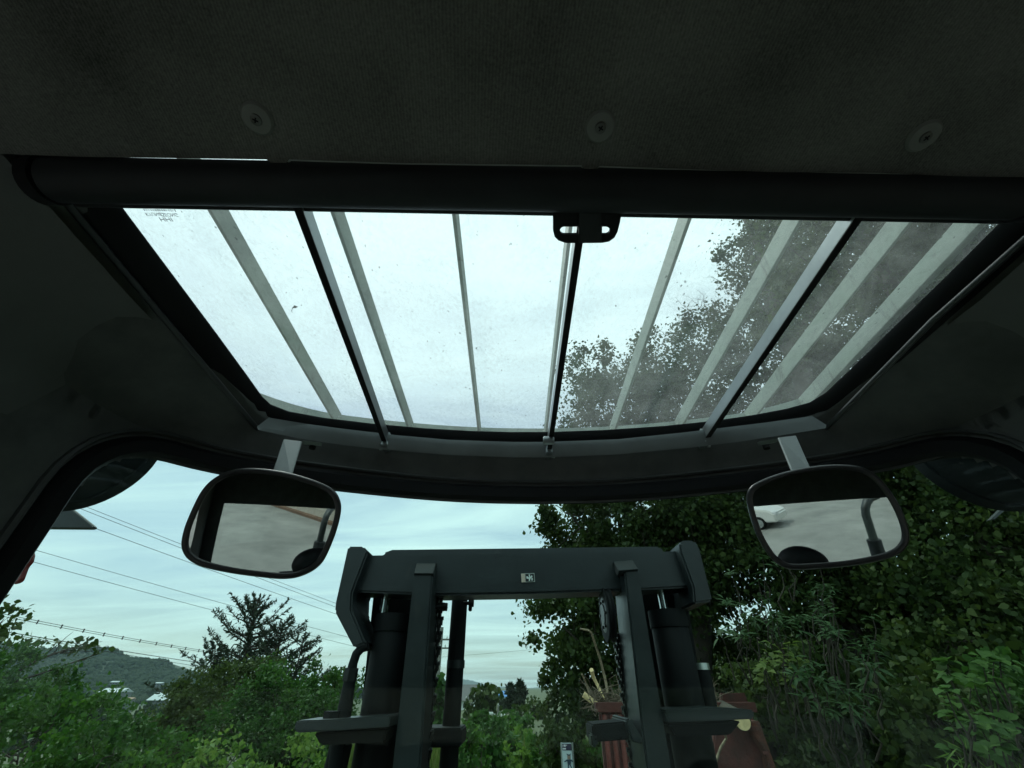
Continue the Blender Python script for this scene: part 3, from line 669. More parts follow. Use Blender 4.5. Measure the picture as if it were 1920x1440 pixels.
# sticker on the beam: cream panel and black pictogram
st = thing('warning_sticker', 'small black and cream pictogram sticker on the mast cross beam', 'sticker', at_y(990, 1090, 1.495))
prism('paper', [(976.8, 1075.5), (1001.8, 1074.6), (1003.2, 1091), (978, 1092)], 1.4965, .001, mat('sticker_grey', (.50, .52, .50), .5), st, 0)
prism('cream_panel', [(977.2, 1076), (984, 1075.8), (985, 1091.4), (978.4, 1091.7)], 1.4955, .001, mat('sticker_cream', (.56, .44, .36), .5, var=.15, scale=300), st, 0)
prism('black_panel', [(985, 1076.2), (1001, 1075.5), (1002, 1090), (985.6, 1090.6)], 1.4955, .001, mat('sticker_black', (.01, .011, .012), .5), st, 0)
wh = mat('sticker_white', (.7, .75, .74), .5)
for pl in ([(987, 1080.5), (989, 1080.5), (992, 1083), (991.5, 1085.5), (987.2, 1084.6)], [(991.2, 1077), (993.6, 1077), (994, 1082), (992, 1082.4)], [(992, 1083), (996, 1080), (999, 1081), (994.5, 1085), (993.4, 1089.5), (991.5, 1089)], [(996, 1084), (998.8, 1083.6), (999, 1088), (996.4, 1088.3)], [(996, 1079), (997.4, 1078.4), (998.2, 1079.8), (996.8, 1080.4)]):
    prism('pictogram', pl, 1.4948, .0006, wh, st, 0)
def column(front, Y, dep, m, nm): return prism(nm, front, Y, dep, m, mast, .005)
# uprights (inner rails), real channels with a flange in front
column([(776, 1074), (812, 1074), (807, 1140), (792, 1395), (786, 1462), (733, 1462), (744, 1363)], 1.43, .16, M['mast'], 'upright')
capm = mat('worn_mast_paint', (.016, .020, .022), .85, var=.3, scale=14, spec=.12)
bm_obj('upright_cap', prism_bm([at_y(781, 1055, 1.495), at_y(818, 1055, 1.495), at_y(812, 1075, 1.42), at_y(776, 1075, 1.42)], (0, .03, -.012)), capm, mast, bevel=.002)
column([(1170, 1066), (1196, 1064), (1204, 1110), (1222, 1220), (1263, 1462), (1216, 1462), (1206, 1392)], 1.43, .17, M['mast'], 'upright')
bm_obj('upright_cap', prism_bm([at_y(1150, 1052, 1.495), at_y(1186, 1049, 1.495), at_y(1197, 1067, 1.42), at_y(1160, 1070, 1.42)], (0, .03, -.012)), capm, mast, bevel=.002)
prism('upright_flange', [(1172, 1350), (1182, 1346), (1207, 1388), (1206, 1396), (1184, 1390)], 1.42, .2, M['mast'], mast, .004)
# outer rails in the dark behind
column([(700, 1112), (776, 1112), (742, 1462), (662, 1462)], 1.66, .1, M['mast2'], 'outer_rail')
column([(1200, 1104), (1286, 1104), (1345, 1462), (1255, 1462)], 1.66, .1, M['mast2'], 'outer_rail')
def lift(cx0, cy0, cx1, cy1, r, rodr, rod):
    a, b = at_y(cx0, cy0, 1.57), at_y(cx1, cy1, 1.57); o = cyl('lift_cylinder', a, b, r, M['mast2'], mast, 28, bevel=.004)
    cyl('gland', a + Vector((0, 0, .02)), a - Vector((0, 0, .03)), r * 1.06, M['mast2'], o, 28)
    p = at_y(*rod, 1.57); cyl('rod', p, Vector((p.x, p.y, a.z)), rodr, M['chrome'], o, 18)
lift(738, 1166, 694, 1470, .058, .014, (727, 1100)); lift(1252, 1158, 1312, 1470, .058, .014, (1237, 1098))
# leaf chain
for side, (xa, ya, xb, yb, Yc) in (('l', (819, 1120, 797, 1462, 1.56)), ('r', (1160, 1190, 1196, 1462, 1.60))):
    A, B = at_y(xa, ya, Yc), at_y(xb, yb, Yc); B.x = A.x * .5 + B.x * .5; A.x = B.x; n = 22
    ch = thing('lift_chain', 'greasy black leaf chain beside the %s mast upright' % ('left' if side == 'l' else 'right'), 'chain', B, 'mast lift chains')
    for k in range(n):
        z = A.z + (B.z - A.z) * (k + .5) / n; h = abs(B.z - A.z) / n
        x = A.x + (.003 if k % 2 else -.003)
        bm = bmesh.new()
        for q in (-.011, 0, .011): box_bm((x + q, A.y, z), (.0075, .024, h * (.98 if k % 2 else .86)), None, bm)
        tube_bm([(x - .018, A.y, z + h * .45), (x + .018, A.y, z + h * .45)], .006, 8, bm)
        bm_obj('link', bm, M['grease'], ch)
# sheave
sc_ = at_y(1139, 1152, 1.52); pul = thing('chain_sheave', 'grooved black chain pulley beside the right mast upright', 'pulley', sc_)
prof = [(-.012, .076), (-.010, .079), (-.004, .070), (.004, .070), (.010, .079), (.012, .076)]
bm = tube_bm([sc_ + Vector((z, 0, 0)) for z, _ in prof], [r for _, r in prof], 40); bm_obj('wheel', bm, M['mast2'], pul, autosm=30)
for zz, r0, r1 in ((-.0135, .052, .046), (-.0165, .03, .03)):
    bm = tube_bm([sc_ + Vector((-.012, 0, 0)), sc_ + Vector((zz, 0, 0))], [r0, r1], 32); bm_obj('hub', bm, M['grease'], pul, autosm=30)
for k in range(6):
    a = k * math.pi / 3; c = sc_ + Vector((-.0135, .04 * math.cos(a), .04 * math.sin(a))); cyl('bolt', c, c + Vector((-.005, 0, 0)), .005, M['grease'], pul, 6)
# hydraulic pipe, clamps, small bolts
pa, pb = at_y(862, 1112, 1.72), at_y(846, 1380, 1.72); pb.x = pa.x = (pa.x + pb.x) / 2
pipe = cyl('hydraulic_pipe', pa, Vector((pa.x, pa.y, pb.z - .25)), .029, M['mast2'], mast, 24)
cyl('collar', at_y(855, 1238, 1.72), at_y(855, 1240, 1.72) - Vector((0, 0, .02)), .031, M['mast'], pipe, 24)
prism('pipe_clamp', [(795, 1365), (866, 1365), (864, 1401), (792, 1403)], 1.62, .16, M['mast2'], mast, .004)
for x, y, Y in ((834, 1138, 1.52), (884, 1131, 1.62)):
    c = at_y(x, y, Y); bm = tube_bm([c - Vector((.03, 0, 0)), c], .006, 8); tube_bm([c - Vector((.004, 0, 0)), c + Vector((.008, 0, 0))], .013, 6, bm); bm_obj('bolt', bm, M['mast2'], mast)
prism('bolt_tab', [(879, 1114), (886, 1114), (884, 1145), (878, 1145)], 1.62, .02, M['mast2'], mast, .002)
# hose on the left
hz = [(690, 1211), (677, 1213), (667, 1224), (662, 1243), (657, 1268), (650, 1310), (641, 1360), (632, 1410), (626, 1465)]
tube('hose', smooth2([at_y(x, y, 1.48) for x, y in hz], 1), [.013, .013, .013, .013, .016, .019, .020, .020, .020], M['rubber'], mast, 14)
c = at_y(658, 1262, 1.48); tube('hose_fitting', [c + Vector((0, 0, .012)), c - Vector((0, 0, .02))], .02, M['grease'], mast, 6)
# brackets
bk = prism('side_bracket', [(552, 1356), (556, 1351), (620, 1349), (732, 1341), (730, 1363), (620, 1371), (556, 1374), (552, 1371)], 1.40, .16, M['mast'], mast, .004)
c = at_y(622, 1347, 1.47); b_ = cyl('bolt', c - Vector((0, 0, .01)), c + Vector((0, 0, .016)), .024, M['mast2'], bk, 6)
prism('bracket_gusset', [(588, 1374), (725, 1366), (720, 1392), (600, 1397)], 1.45, .1, M['mast2'], mast, .004)
cyl('bracket_pin', at_y(640, 1395, 1.5), at_y(622, 1470, 1.5), .03, M['mast2'], mast, 16)
bk = prism('side_bracket', [(1246, 1331), (1340, 1326), (1415, 1331), (1414, 1348), (1340, 1352), (1252, 1355)], 1.40, .16, M['mast'], mast, .004)
prism('bracket_gusset', [(1252, 1357), (1390, 1352), (1370, 1378), (1268, 1382)], 1.45, .1, M['mast2'], mast, .004)
prism('inner_bracket', [(1110, 1358), (1176, 1352), (1182, 1387), (1112, 1392)], 1.44, .12, M['mast2'], mast, .004)
prism('inner_bracket', [(1108, 1376), (1122, 1376), (1121, 1400), (1110, 1402)], 1.44, .05, M['mast'], mast, .004)
t0, t1 = at_y(1312, 1252, 1.62), at_y(1330, 1345, 1.62); tc_ = cyl('tilt_cylinder', t0, t1, .03, M['mast2'], mast, 18); cyl('rod_end', t0 + Vector((0, 0, .012)), t0 - Vector((0, 0, .006)), .031, M['steel'], tc_, 18)

# ------------------------------------------------------------ seat, exhaust (seen in the mirrors)
seat = thing('operator_seat', 'black operator seat headrest glimpsed in the inside mirrors', 'seat', (.08, -.5, LOWZ))
bm = bmesh.new(); bmesh.ops.create_uvsphere(bm, u_segments=24, v_segments=14, radius=1, matrix=Matrix.Translation((.06, -.42, -.27)) @ Matrix.Diagonal((.14, .06, .10, 1))); bm_obj('headrest', bm, M['black'], seat, smooth=True)
box('backrest', (.06, -.47, -.62), (.46, .12, .56), M['black'], seat, .04); box('cushion', (.06, -.25, -.95), (.48, .5, .14), M['black'], seat, .04); box('pedestal', (.06, -.25, -1.16), (.34, .36, .28), M['black'], seat, .02)
ex = thing('exhaust_stack', 'dark exhaust pipe with bent top behind the cab, seen in the right mirror', 'exhaust', (.37, -1.36, -1.2))
cyl('muffler', (.37, -1.36, -1.2), (.37, -1.36, -.40), .056, mat('muffler_steel', (.05, .055, .055), .6, .4, var=.5, scale=14), ex, 24, bevel=.008)
tube('tail_pipe', [(.37, -1.36, -.42), (.37, -1.36, -.28), (.37, -1.365, -.20), (.38, -1.38, -.14), (.405, -1.41, -.09), (.44, -1.46, -.06), (.49, -1.52, -.05)], .034, mat('pipe_steel', (.10, .11, .11), .5, .6, var=.2), ex, 18)
hood = thing('engine_hood', 'dark rear engine hood of the forklift behind the cab', 'hood', (X0, -2.0, GZ))
box('cover', (X0, -2.05, -1.98), (1.5, 1.9, .84), M['mast2'], hood, .05)

#@@OUTSIDE@@
# ------------------------------------------------------------ vegetation tools
def np_mesh(name, verts, faces):
    """verts (N,3); faces (M,k) with constant k"""
    me = bpy.data.meshes.new(name); n, (m, k) = len(verts), faces.shape
    me.vertices.add(n); me.vertices.foreach_set('co', verts.astype(np.float32).ravel())
    me.loops.add(m * k); me.loops.foreach_set('vertex_index', faces.astype(np.int32).ravel())
    me.polygons.add(m); me.polygons.foreach_set('loop_start', np.arange(0, m * k, k, dtype=np.int32))
    try: me.polygons.foreach_set('loop_total', np.full(m, k, dtype=np.int32))
    except Exception: pass
    me.update(calc_edges=True); return me
SHAPES = {   # outline of one leaf (x across, y along), and fold height
    'ovate': [(0, 0), (.30, .25), (.34, .5), (0, 1.0), (-.34, .5), (-.30, .25)],
    'round': [(0, 0), (.42, .18), (.45, .6), (0, 1.0), (-.45, .6), (-.42, .18)],
    'lance': [(0, 0), (.11, .3), (.12, .6), (0, 1.0), (-.12, .6), (-.11, .3)],
    'blade': [(0, 0), (.03, .3), (.025, .7), (0, 1.0), (-.025, .7), (-.03, .3)],
    'small': [(0, 0), (.36, .42), (0, 1.0), (-.36, .42)],
    'tuft': [(0, 0), (.10, .3), (.10, .7), (0, 1.0), (-.10, .7), (-.10, .3)],
}
def leaves_np(C, size, out=None, shape='ovate', jitter=.8, droop=.25, fold=.12):
    n = len(C); size = np.broadcast_to(size, (n,)) * rng.uniform(.45, 1.55, n)
    d = rng.normal(size=(n, 3)); d /= np.linalg.norm(d, axis=1)[:, None]
    if out is not None: d = out * (1 - jitter) + d * jitter; d /= np.linalg.norm(d, axis=1)[:, None] + 1e-9
    d[:, 2] -= droop; d /= np.linalg.norm(d, axis=1)[:, None] + 1e-9
    r = rng.normal(size=(n, 3)); r[:, 2] *= .5
    u = np.cross(d, r); u /= np.linalg.norm(u, axis=1)[:, None] + 1e-9
    w = np.cross(u, d)
    o = SHAPES[shape]; k = len(o); V = np.zeros((n, k, 3))
    for i, (x, y) in enumerate(o):
        V[:, i] = C + (u * x + d * (y - .4) + w * (fold * abs(x) * 2 - .18 * y * y)) * size[:, None]
    return V.reshape(-1, 3), np.arange(n * k).reshape(n, k)
def blob(px, py, Y, rpx, ry=None):
    c = at_y(px, py, Y); f = Y / ray(px, py).y
    return (c, rpx * f, (ry or rpx) * f)
def blob_points(blobs, leaf, dens, clump=.34, nsub=22, shell=.55):
    Cs, Os = [], []
    for c, r, rz in blobs:
        n = int(dens * (r / leaf) ** 2 * (rz / r)); m = max(6, int(nsub * (.6 + .8 * rng.random())))
        d = rng.normal(size=(m, 3)); d /= np.linalg.norm(d, axis=1)[:, None]
        rad = rng.uniform(shell, 1.0, m)[:, None] ** .6
        sub = d * rad * np.array([r, r * .9, rz]); idx = rng.integers(0, m, n)
        g = rng.normal(size=(n, 3)) * clump * .55 * np.array([r, r, rz * .8]) * rng.uniform(.5, 1.15, m)[idx][:, None]
        P = sub[idx] + g; O = P / (np.linalg.norm(P, axis=1)[:, None] + 1e-9) + np.array([0, 0, .25])
        Cs.append(P + np.array(c)); Os.append(O)
    return np.concatenate(Cs), np.concatenate(Os)
def crown_obj(name, blobs, leaf, dens, m, parent, shape='ovate', **kw):
    kk = {k: kw.pop(k) for k in ('clump', 'nsub', 'shell') if k in kw}
    C, O = blob_points(blobs, leaf, dens, **kk)
    O = O / (np.linalg.norm(O, axis=1)[:, None] + 1e-9)
    keep = C[:, 2] > np.array([gz(c[0], c[1]) for c in C]) + .02
    V, Fc = leaves_np(C[keep], leaf, O[keep], shape, **kw)
    return mesh_obj(name, np_mesh(name, V, Fc), m, parent)
def wob(a, b, n, amp):
    a, b = Vector(a), Vector(b); out = []
    for i in range(n + 1):
        f = i / n; j = Vector(rng.normal(size=3)) * amp * math.sin(math.pi * f); out.append(a.lerp(b, f) + j)
    return out
def tree(label, base, blobs, leaf, dens, m, trunk_r=.14, shape='ovate', name='broadleaf_tree', group=None, top=None, limbs=True, bark='bark', cat='tree', **kw):
    base = Vector((base[0], base[1], gz(base[0], base[1]))); t = thing(name, label, cat, base, group)
    cs = sum((b[0] for b in blobs), Vector()) / len(blobs)
    top = Vector(top) if top else Vector((cs.x * .8 + base.x * .2, cs.y * .8 + base.y * .2, max(b[0].z for b in blobs)))
    bm = tube_bm(wob(base - Vector((0, 0, .2)), top, 8, trunk_r * .6), list(np.linspace(trunk_r * 1.25, trunk_r * .25, 9)), 9)
    if limbs:
        for c, r, rz in blobs:
            f = min(.85, max(.22, (c.z - base.z) / max(.5, top.z - base.z) - .22)); s = base.lerp(top, f)
            tube_bm(wob(s, c, 5, r * .12), list(np.linspace(trunk_r * .5 * (1 - f * .5), trunk_r * .08, 6)), 6, bm)
            for k in range(3):
                e = c + Vector(rng.normal(size=3)).normalized() * r * .8; st = s.lerp(c, rng.uniform(.6, .95))
                tube_bm(wob(st, e, 4, r * .08), list(np.linspace(trunk_r * .14, trunk_r * .04, 5)), 5, bm)
    bm_obj('trunk', bm, M[bark], t, autosm=60)
    crown_obj('crown', blobs, leaf, dens, m, t, shape, **kw)
    return t
LG = {
 'dark': leaf_mat('leaf_dark', [(.016, .033, .009), (.030, .054, .014), (.050, .078, .020), (.075, .10, .026)]),
 'mid': leaf_mat('leaf_mid', [(.020, .055, .013), (.032, .082, .018), (.050, .11, .024), (.075, .145, .032)]),
 'kudzu': leaf_mat('leaf_vine', [(.024, .070, .014), (.042, .10, .020), (.062, .135, .026), (.10, .18, .036)], trans=.35),
 'olive': leaf_mat('leaf_olive', [(.030, .050, .016), (.045, .065, .020), (.065, .092, .026), (.060, .10, .028)]),
 'conifer': leaf_mat('needles', [(.020, .032, .020), (.030, .045, .026), (.042, .060, .034)], trans=.12),
 'bright': leaf_mat('leaf_bright', [(.06, .13, .028), (.09, .17, .035), (.13, .21, .05), (.17, .24, .06)], trans=.4),
 'grass': leaf_mat('grass_blade', [(.06, .10, .025), (.09, .14, .035), (.13, .17, .05), (.17, .18, .07)], trans=.35),
 'far': leaf_mat('leaf_far', [(.018, .034, .018), (.028, .046, .022), (.038, .058, .028)], rough=.9),
}

# ------------------------------------------------------------ left side: vine thickets, bushes and the larch
G1 = 'vine-covered thickets on the left'
def bush(label, px, top, Y, hw, leaf, dens, m, shape='round', name='vine_thicket', cat='bush', group=G1, extra=(), **kw):
    t = at_y(px, top, Y); w = pxsize(top, Y, hw); g0 = gz(t.x, t.y); hgt = t.z - g0; bl = []
    n = max(3, int(hgt / (w * .55)) + 1)
    for k in range(n):
        f = (k + .6) / n; z = g0 + hgt * f - (w * .25 if k == n - 1 else 0)
        ww = w * (1.05 - .38 * f)
        for j in range(2 if k < n - 1 else 1):
            bl.append((Vector((t.x + rng.uniform(-.3, .3) * w, Y + rng.uniform(-.35, .35) * w, z)), ww * rng.uniform(.75, .95), min(ww, hgt / n * 1.15) * rng.uniform(.8, 1.0)))
    bl += list(extra)
    return tree(label, (t.x, Y), bl, leaf, dens, m, trunk_r=.07, shape=shape, name=name, cat=cat, group=group, top=(t.x, Y, t.z - w * .5), **kw)
bush('dense vine-covered tree at the far left edge beside the windscreen pillar', 15, 1226, 8.5, 95, .055, 17, LG['mid'], shape='small', extra=[blob(100, 1310, 8.3, 50), blob(170, 1362, 8, 48), blob(20, 1320, 8, 90)])
bush('broad leafy creeper mound at the lower left, in front of the valley', 215, 1372, 6.2, 90, .045, 16, LG['kudzu'], shape='small', extra=[blob(120, 1400, 5.8, 90), blob(300, 1420, 6, 60)])
bush('rounded olive green bush left of the mast, under the larch', 400, 1262, 13, 75, .07, 18, LG['olive'], shape='small', name='rounded_bush', extra=[blob(350, 1340, 12.5, 60), blob(460, 1310, 12.6, 70), blob(320, 1390, 12, 70)])
bush('tall dark green bush between the olive bush and the mast', 560, 1266, 12, 85, .065, 18, LG['mid'], shape='small', name='rounded_bush', extra=[blob(500, 1330, 11.6, 70), blob(620, 1310, 11.5, 70), blob(440, 1390, 11, 70), blob(560, 1390, 11, 80)])
bush('slim bush with sparse top immediately left of the mast hose', 635, 1252, 16, 34, .13, 12, LG['dark'], name='slim_bush')
bush('small bright creeper spire at the bottom left', 290, 1402, 5.2, 55, .042, 16, LG['kudzu'], shape='small')
bush('low bright green creeper along the bottom edge, left of the mast', 480, 1418, 5.4, 80, .045, 16, LG['bright'], shape='small', extra=[blob(400, 1445, 5.2, 50), blob(570, 1440, 5.4, 60)])
bush('low bright green creeper under the left mast bracket', 620, 1425, 6.4, 60, .048, 16, LG['bright'], shape='small')
bush('lowest dark green creeper in the bottom left corner', 105, 1418, 5.6, 110, .045, 17, LG['mid'], shape='small', extra=[blob(30, 1400, 5.8, 90), blob(200, 1430, 5.6, 70)])
# overhanging sprays at the left edge
tree('loose leafy branches of a tree reaching in at the left edge', (-8.8, 8.6), [blob(8, 1160, 8.8, 30), blob(-30, 1190, 8.8, 50), blob(30, 1205, 8.8, 26, 10), blob(90, 1200, 8.8, 34, 9), blob(165, 1205, 8.7, 26, 10), blob(130, 1215, 8.7, 40, 12), blob(195, 1222, 8.6, 16, 8)], .10, 7, LG['dark'], trunk_r=.08, top=at_y(-40, 1150, 8.8))

# conifers built from whorled boughs
def conifer(label, base, top, width, m, n_b=46, leaf=.16, group=None, up=.25, dens=1., name='conifer_tree', bare=.15, shp=.75, irr=.55):
    base, top = Vector(base), Vector(top); t = thing(name, label, 'tree', base, group); hgt = (top - base).length
    bm = tube_bm(wob(base, top, 9, .05), list(np.linspace(hgt * .022, hgt * .003, 10)), 8); C, O = [], []
    for k in range(n_b):
        f = bare + (1 - bare) * (k / n_b) ** .9; p = base.lerp(top, f); L_ = width * (1 - f) ** shp * rng.uniform(irr, 1.15) + .12
        a = rng.uniform(0, 2 * math.pi); d = Vector((math.cos(a), math.sin(a), rng.uniform(-.1, .25) + up * f)).normalized()
        e = p + d * L_; mid = p.lerp(e, .55) - Vector((0, 0, .10 * L_)); tube_bm([p, mid, e], [hgt * .006, hgt * .004, hgt * .0015], 5, bm)
        n = int(14 * L_ / leaf * dens) + 6
        for q in range(n):
            u = rng.uniform(.15, 1.05) ** .8; c = (p.lerp(mid, u / .55) if u < .55 else mid.lerp(e, (u - .55) / .45))
            sd = Vector(rng.normal(size=3)); sd -= d * sd.dot(d) * .6; sd.normalize()
            c = c + sd * rng.uniform(0, .16) * L_ * (1.1 - u) + Vector((0, 0, rng.uniform(-.04, .07)))
            C.append(c); O.append(d * .5 + sd + Vector((0, 0, .35)))
    bm_obj('trunk', bm, M['bark'], t, autosm=60)
    C, O = np.array(C), np.array(O); O /= np.linalg.norm(O, axis=1)[:, None]
    V, Fc = leaves_np(C, leaf, O, 'tuft', jitter=.35, droop=0); mesh_obj('crown', np_mesh('crown', V, Fc), m, t)
    return t
Yl = 20
for (bx, tx, ty, wd, nb, lab) in ((462, 484, 1122, 3.9, 84, 'tallest open-branched larch above the bushes left of the mast'), (520, 530, 1166, 2.7, 56, 'larch beside the tallest one, its top a little lower'), (560, 568, 1195, 2.2, 44, 'third larch of the clump, nearest the mast'), (425, 405, 1208, 2.0, 38, 'small larch on the left flank of the larch clump')):
    b = at_y(bx, 1290, Yl); b.z = gz(b.x, b.y); tp = at_y(tx, ty, Yl); conifer(lab, b, tp, wd, LG['conifer'], nb, .15, 'larches left of the mast', up=.6, dens=.52, bare=.3, shp=.55, irr=.3)

# ------------------------------------------------------------ far hill, valley, buildings
def ridge(name, prof, Y, depth, zbase, m, nseg=160, rough=.03):
    xs_ = np.linspace(prof[0][0], prof[-1][0], nseg); ys_ = np.interp(xs_, [p[0] for p in prof], [p[1] for p in prof]); bm = bmesh.new(); rows = []
    tops = [at_y(x, y, Y) for x, y in zip(xs_, ys_)]
    for j in range(12):
        f = j / 11; row = []
        for i, t in enumerate(tops):
            z = zbase + (t.z - zbase) * (math.sin(f * math.pi / 2) if j < 11 else 1)
            row.append(bm.verts.new((t.x, Y - depth * (1 - f) + (rng.normal() * depth * .01), z + (t.z - zbase) * rough * rng.normal() * (f > .1))))
        rows.append(row)
    back = [bm.verts.new((t.x, Y + depth, zbase)) for t in tops]; rows.append(back)
    for a, b in zip(rows, rows[1:]):
        for i in range(nseg - 1): bm.faces.new((a[i], a[i + 1], b[i + 1], b[i]))
    o = bm_obj(name, bm, m, autosm=60); return struct(o), tops
hillm = mat('hill_forest', (.022, .036, .020), .95, scale=.02, col2=(.040, .058, .030), bump=.6, bscale=.05)
HP = [(-700, 1225), (-300, 1200), (0, 1208), (60, 1222), (110, 1246), (150, 1248), (180, 1236), (203, 1220), (222, 1221), (240, 1237), (262, 1241), (285, 1244), (300, 1240), (322, 1246), (345, 1262), (380, 1268), (420, 1278), (520, 1287), (700, 1289)]
HB0 = GZ - 14
_, tops = ridge('hill', HP, 900, 420, HB0, hillm)
# woodland on the hill: a far wood that reads as one mass
def wood_mass():
    V, Fs = [], []; base = bmesh.new(); bmesh.ops.create_icosphere(base, subdivisions=1, radius=1); bv = np.array([v.co for v in base.verts]); bf = np.array([[v.index for v in f.verts] for f in base.faces]); base.free()
    n = 9000; xs_ = np.array([t.x for t in tops]); zs_ = np.array([t.z for t in tops]); k = 0
    for i in range(n):
        x = rng.uniform(at_y(-150, 1290, 900).x, at_y(560, 1290, 900).x); f = rng.uniform(.05, 1.0) ** .8
        zt = np.interp(x, xs_, zs_); z = HB0 + (zt - HB0) * math.sin(f * math.pi / 2); y = 900 - 420 * (1 - f); s = rng.uniform(2.4, 4.8)
        V.append(bv * np.array([s, s, s * rng.uniform(.8, 1.3)]) * rng.uniform(.8, 1.2, bv.shape) + np.array([x, y, z + s * .3])); Fs.append(bf + k); k += len(bv)
    o = mesh_obj('hillside_woodland', np_mesh('hillside_woodland', np.concatenate(V), np.concatenate(Fs)), LG['far'])
    tag(o, 'dark woodland covering the far hill on the left', 'woodland', kind='stuff')
wood_mass()
ridge('far_mountain', [(780, 1292), (840, 1281), (872, 1274), (885, 1276), (905, 1282), (925, 1288), (950, 1287), (985, 1290), (1060, 1286), (1150, 1292)], 4200, 900, GZ - 2, mat('far_mountain_forest', (.03, .045, .032), .95, scale=.004, col2=(.04, .055, .04)))

WALLW = mat('white_render', (.72, .73, .70), .8, var=.06, scale=1.5); ROOFG = mat('grey_roof', (.42, .45, .46), .6, var=.1, scale=1); ROOFB = mat('blue_roof', (.03, .16, .42), .5, var=.08, scale=1); WIN = mat('dark_window', (.02, .03, .04), .15); ROOFD = mat('slate_roof', (.06, .062, .065), .7, var=.2, scale=2); ROOFW = mat('pale_sheet_roof', (.38, .43, .45), .45, var=.08, scale=.6)
def house(label, px, py, Y, wpx, hpx, roofm, wallm=None, rise=.35, name='house', nwin=4, group='distant buildings', dep=None):
    """px,py: middle of the eaves line"""
    e = at_y(px, py, Y); f = Y / ray(px, py).y; w, h = wpx * f, hpx * f; dp = dep or w * .6; g0 = gz(e.x, Y); t = thing(name, label, 'building', (e.x, Y, g0), group)
    z0 = e.z - h; wallm = wallm or (mat('shed_wall', (.13, .14, .14), .8, var=.1, scale=1) if 'far' in name else WALLW)
    box('wall', (e.x, Y + dp / 2, (e.z + g0 - 1) / 2), (w, dp, e.z - g0 + 1), wallm, t)
    rz = rise * dp; pr = [(e.x - w * .53, Y - dp * .06, e.z), (e.x - w * .53, Y + dp / 2, e.z + rz), (e.x - w * .53, Y + dp * 1.06, e.z)]
    bm_obj('roof', prism_bm([Vector(p) for p in pr], (w * 1.06, 0, 0)), roofm, t)
    for k in range(nwin):
        x = e.x + w * ((k + .5) / nwin - .5); box('window', (x, Y - .02 * f, e.z - h * .45), (w / nwin * .55, .1 * f, h * .4), WIN, t)
    return t
house('white building halfway up the far hill, left of the two', 214, 1279, 640, 15, 4, ROOFW, name='far_building', rise=.2, nwin=3)
house('white building on the far hill, nearer the larches', 297, 1281, 640, 13, 4, ROOFW, name='far_building', rise=.2, nwin=3)
house('long low shed with pale blue-grey roof in the valley', 205, 1298, 420, 40, 3, ROOFG, name='far_shed', rise=.2, nwin=4, dep=14)
house('large pale-roofed greenhouse shed in the valley before the olive bush', 297, 1313, 300, 42, 5, ROOFW, name='far_shed', rise=.3, nwin=5, dep=12)
house('small brownish shed roof low in the valley', 240, 1311, 340, 16, 3, mat('tan_roof', (.30, .20, .14), .8), name='far_shed', rise=.3, nwin=2)
house('blue-roofed house with pale walls beyond the field', 946, 1308, 75, 24, 14, ROOFB, name='house', rise=.16, nwin=4, dep=5)
house('house with dark tiled roof behind the mast pipe, left of the round tree', 872, 1314, 70, 34, 16, ROOFD, name='house', rise=.3, nwin=3, dep=6)
# valley trees in front of the hill foot
for i, (px, top, Y, hw, lab) in enumerate(((170, 1306, 120, 30, 'valley tree behind the creeper mound, leftmost'), (240, 1326, 110, 30, 'valley tree below the long shed'), (335, 1312, 150, 24, 'valley tree right of the pale-roofed shed'), (110, 1296, 140, 35, 'valley tree rising behind the vine-covered tree'), (205, 1303, 200, 42, 'valley tree screening the walls of the long shed'), (298, 1319, 190, 44, 'valley tree screening the walls of the pale-roofed shed'), (214, 1285, 560, 26, 'hillside trees below the left white building'), (298, 1287, 560, 26, 'hillside trees below the right white building'))):
    bush(lab, px, top, Y, hw, 1.2, 10, LG['far'], name='valley_tree', cat='tree', group='valley trees')

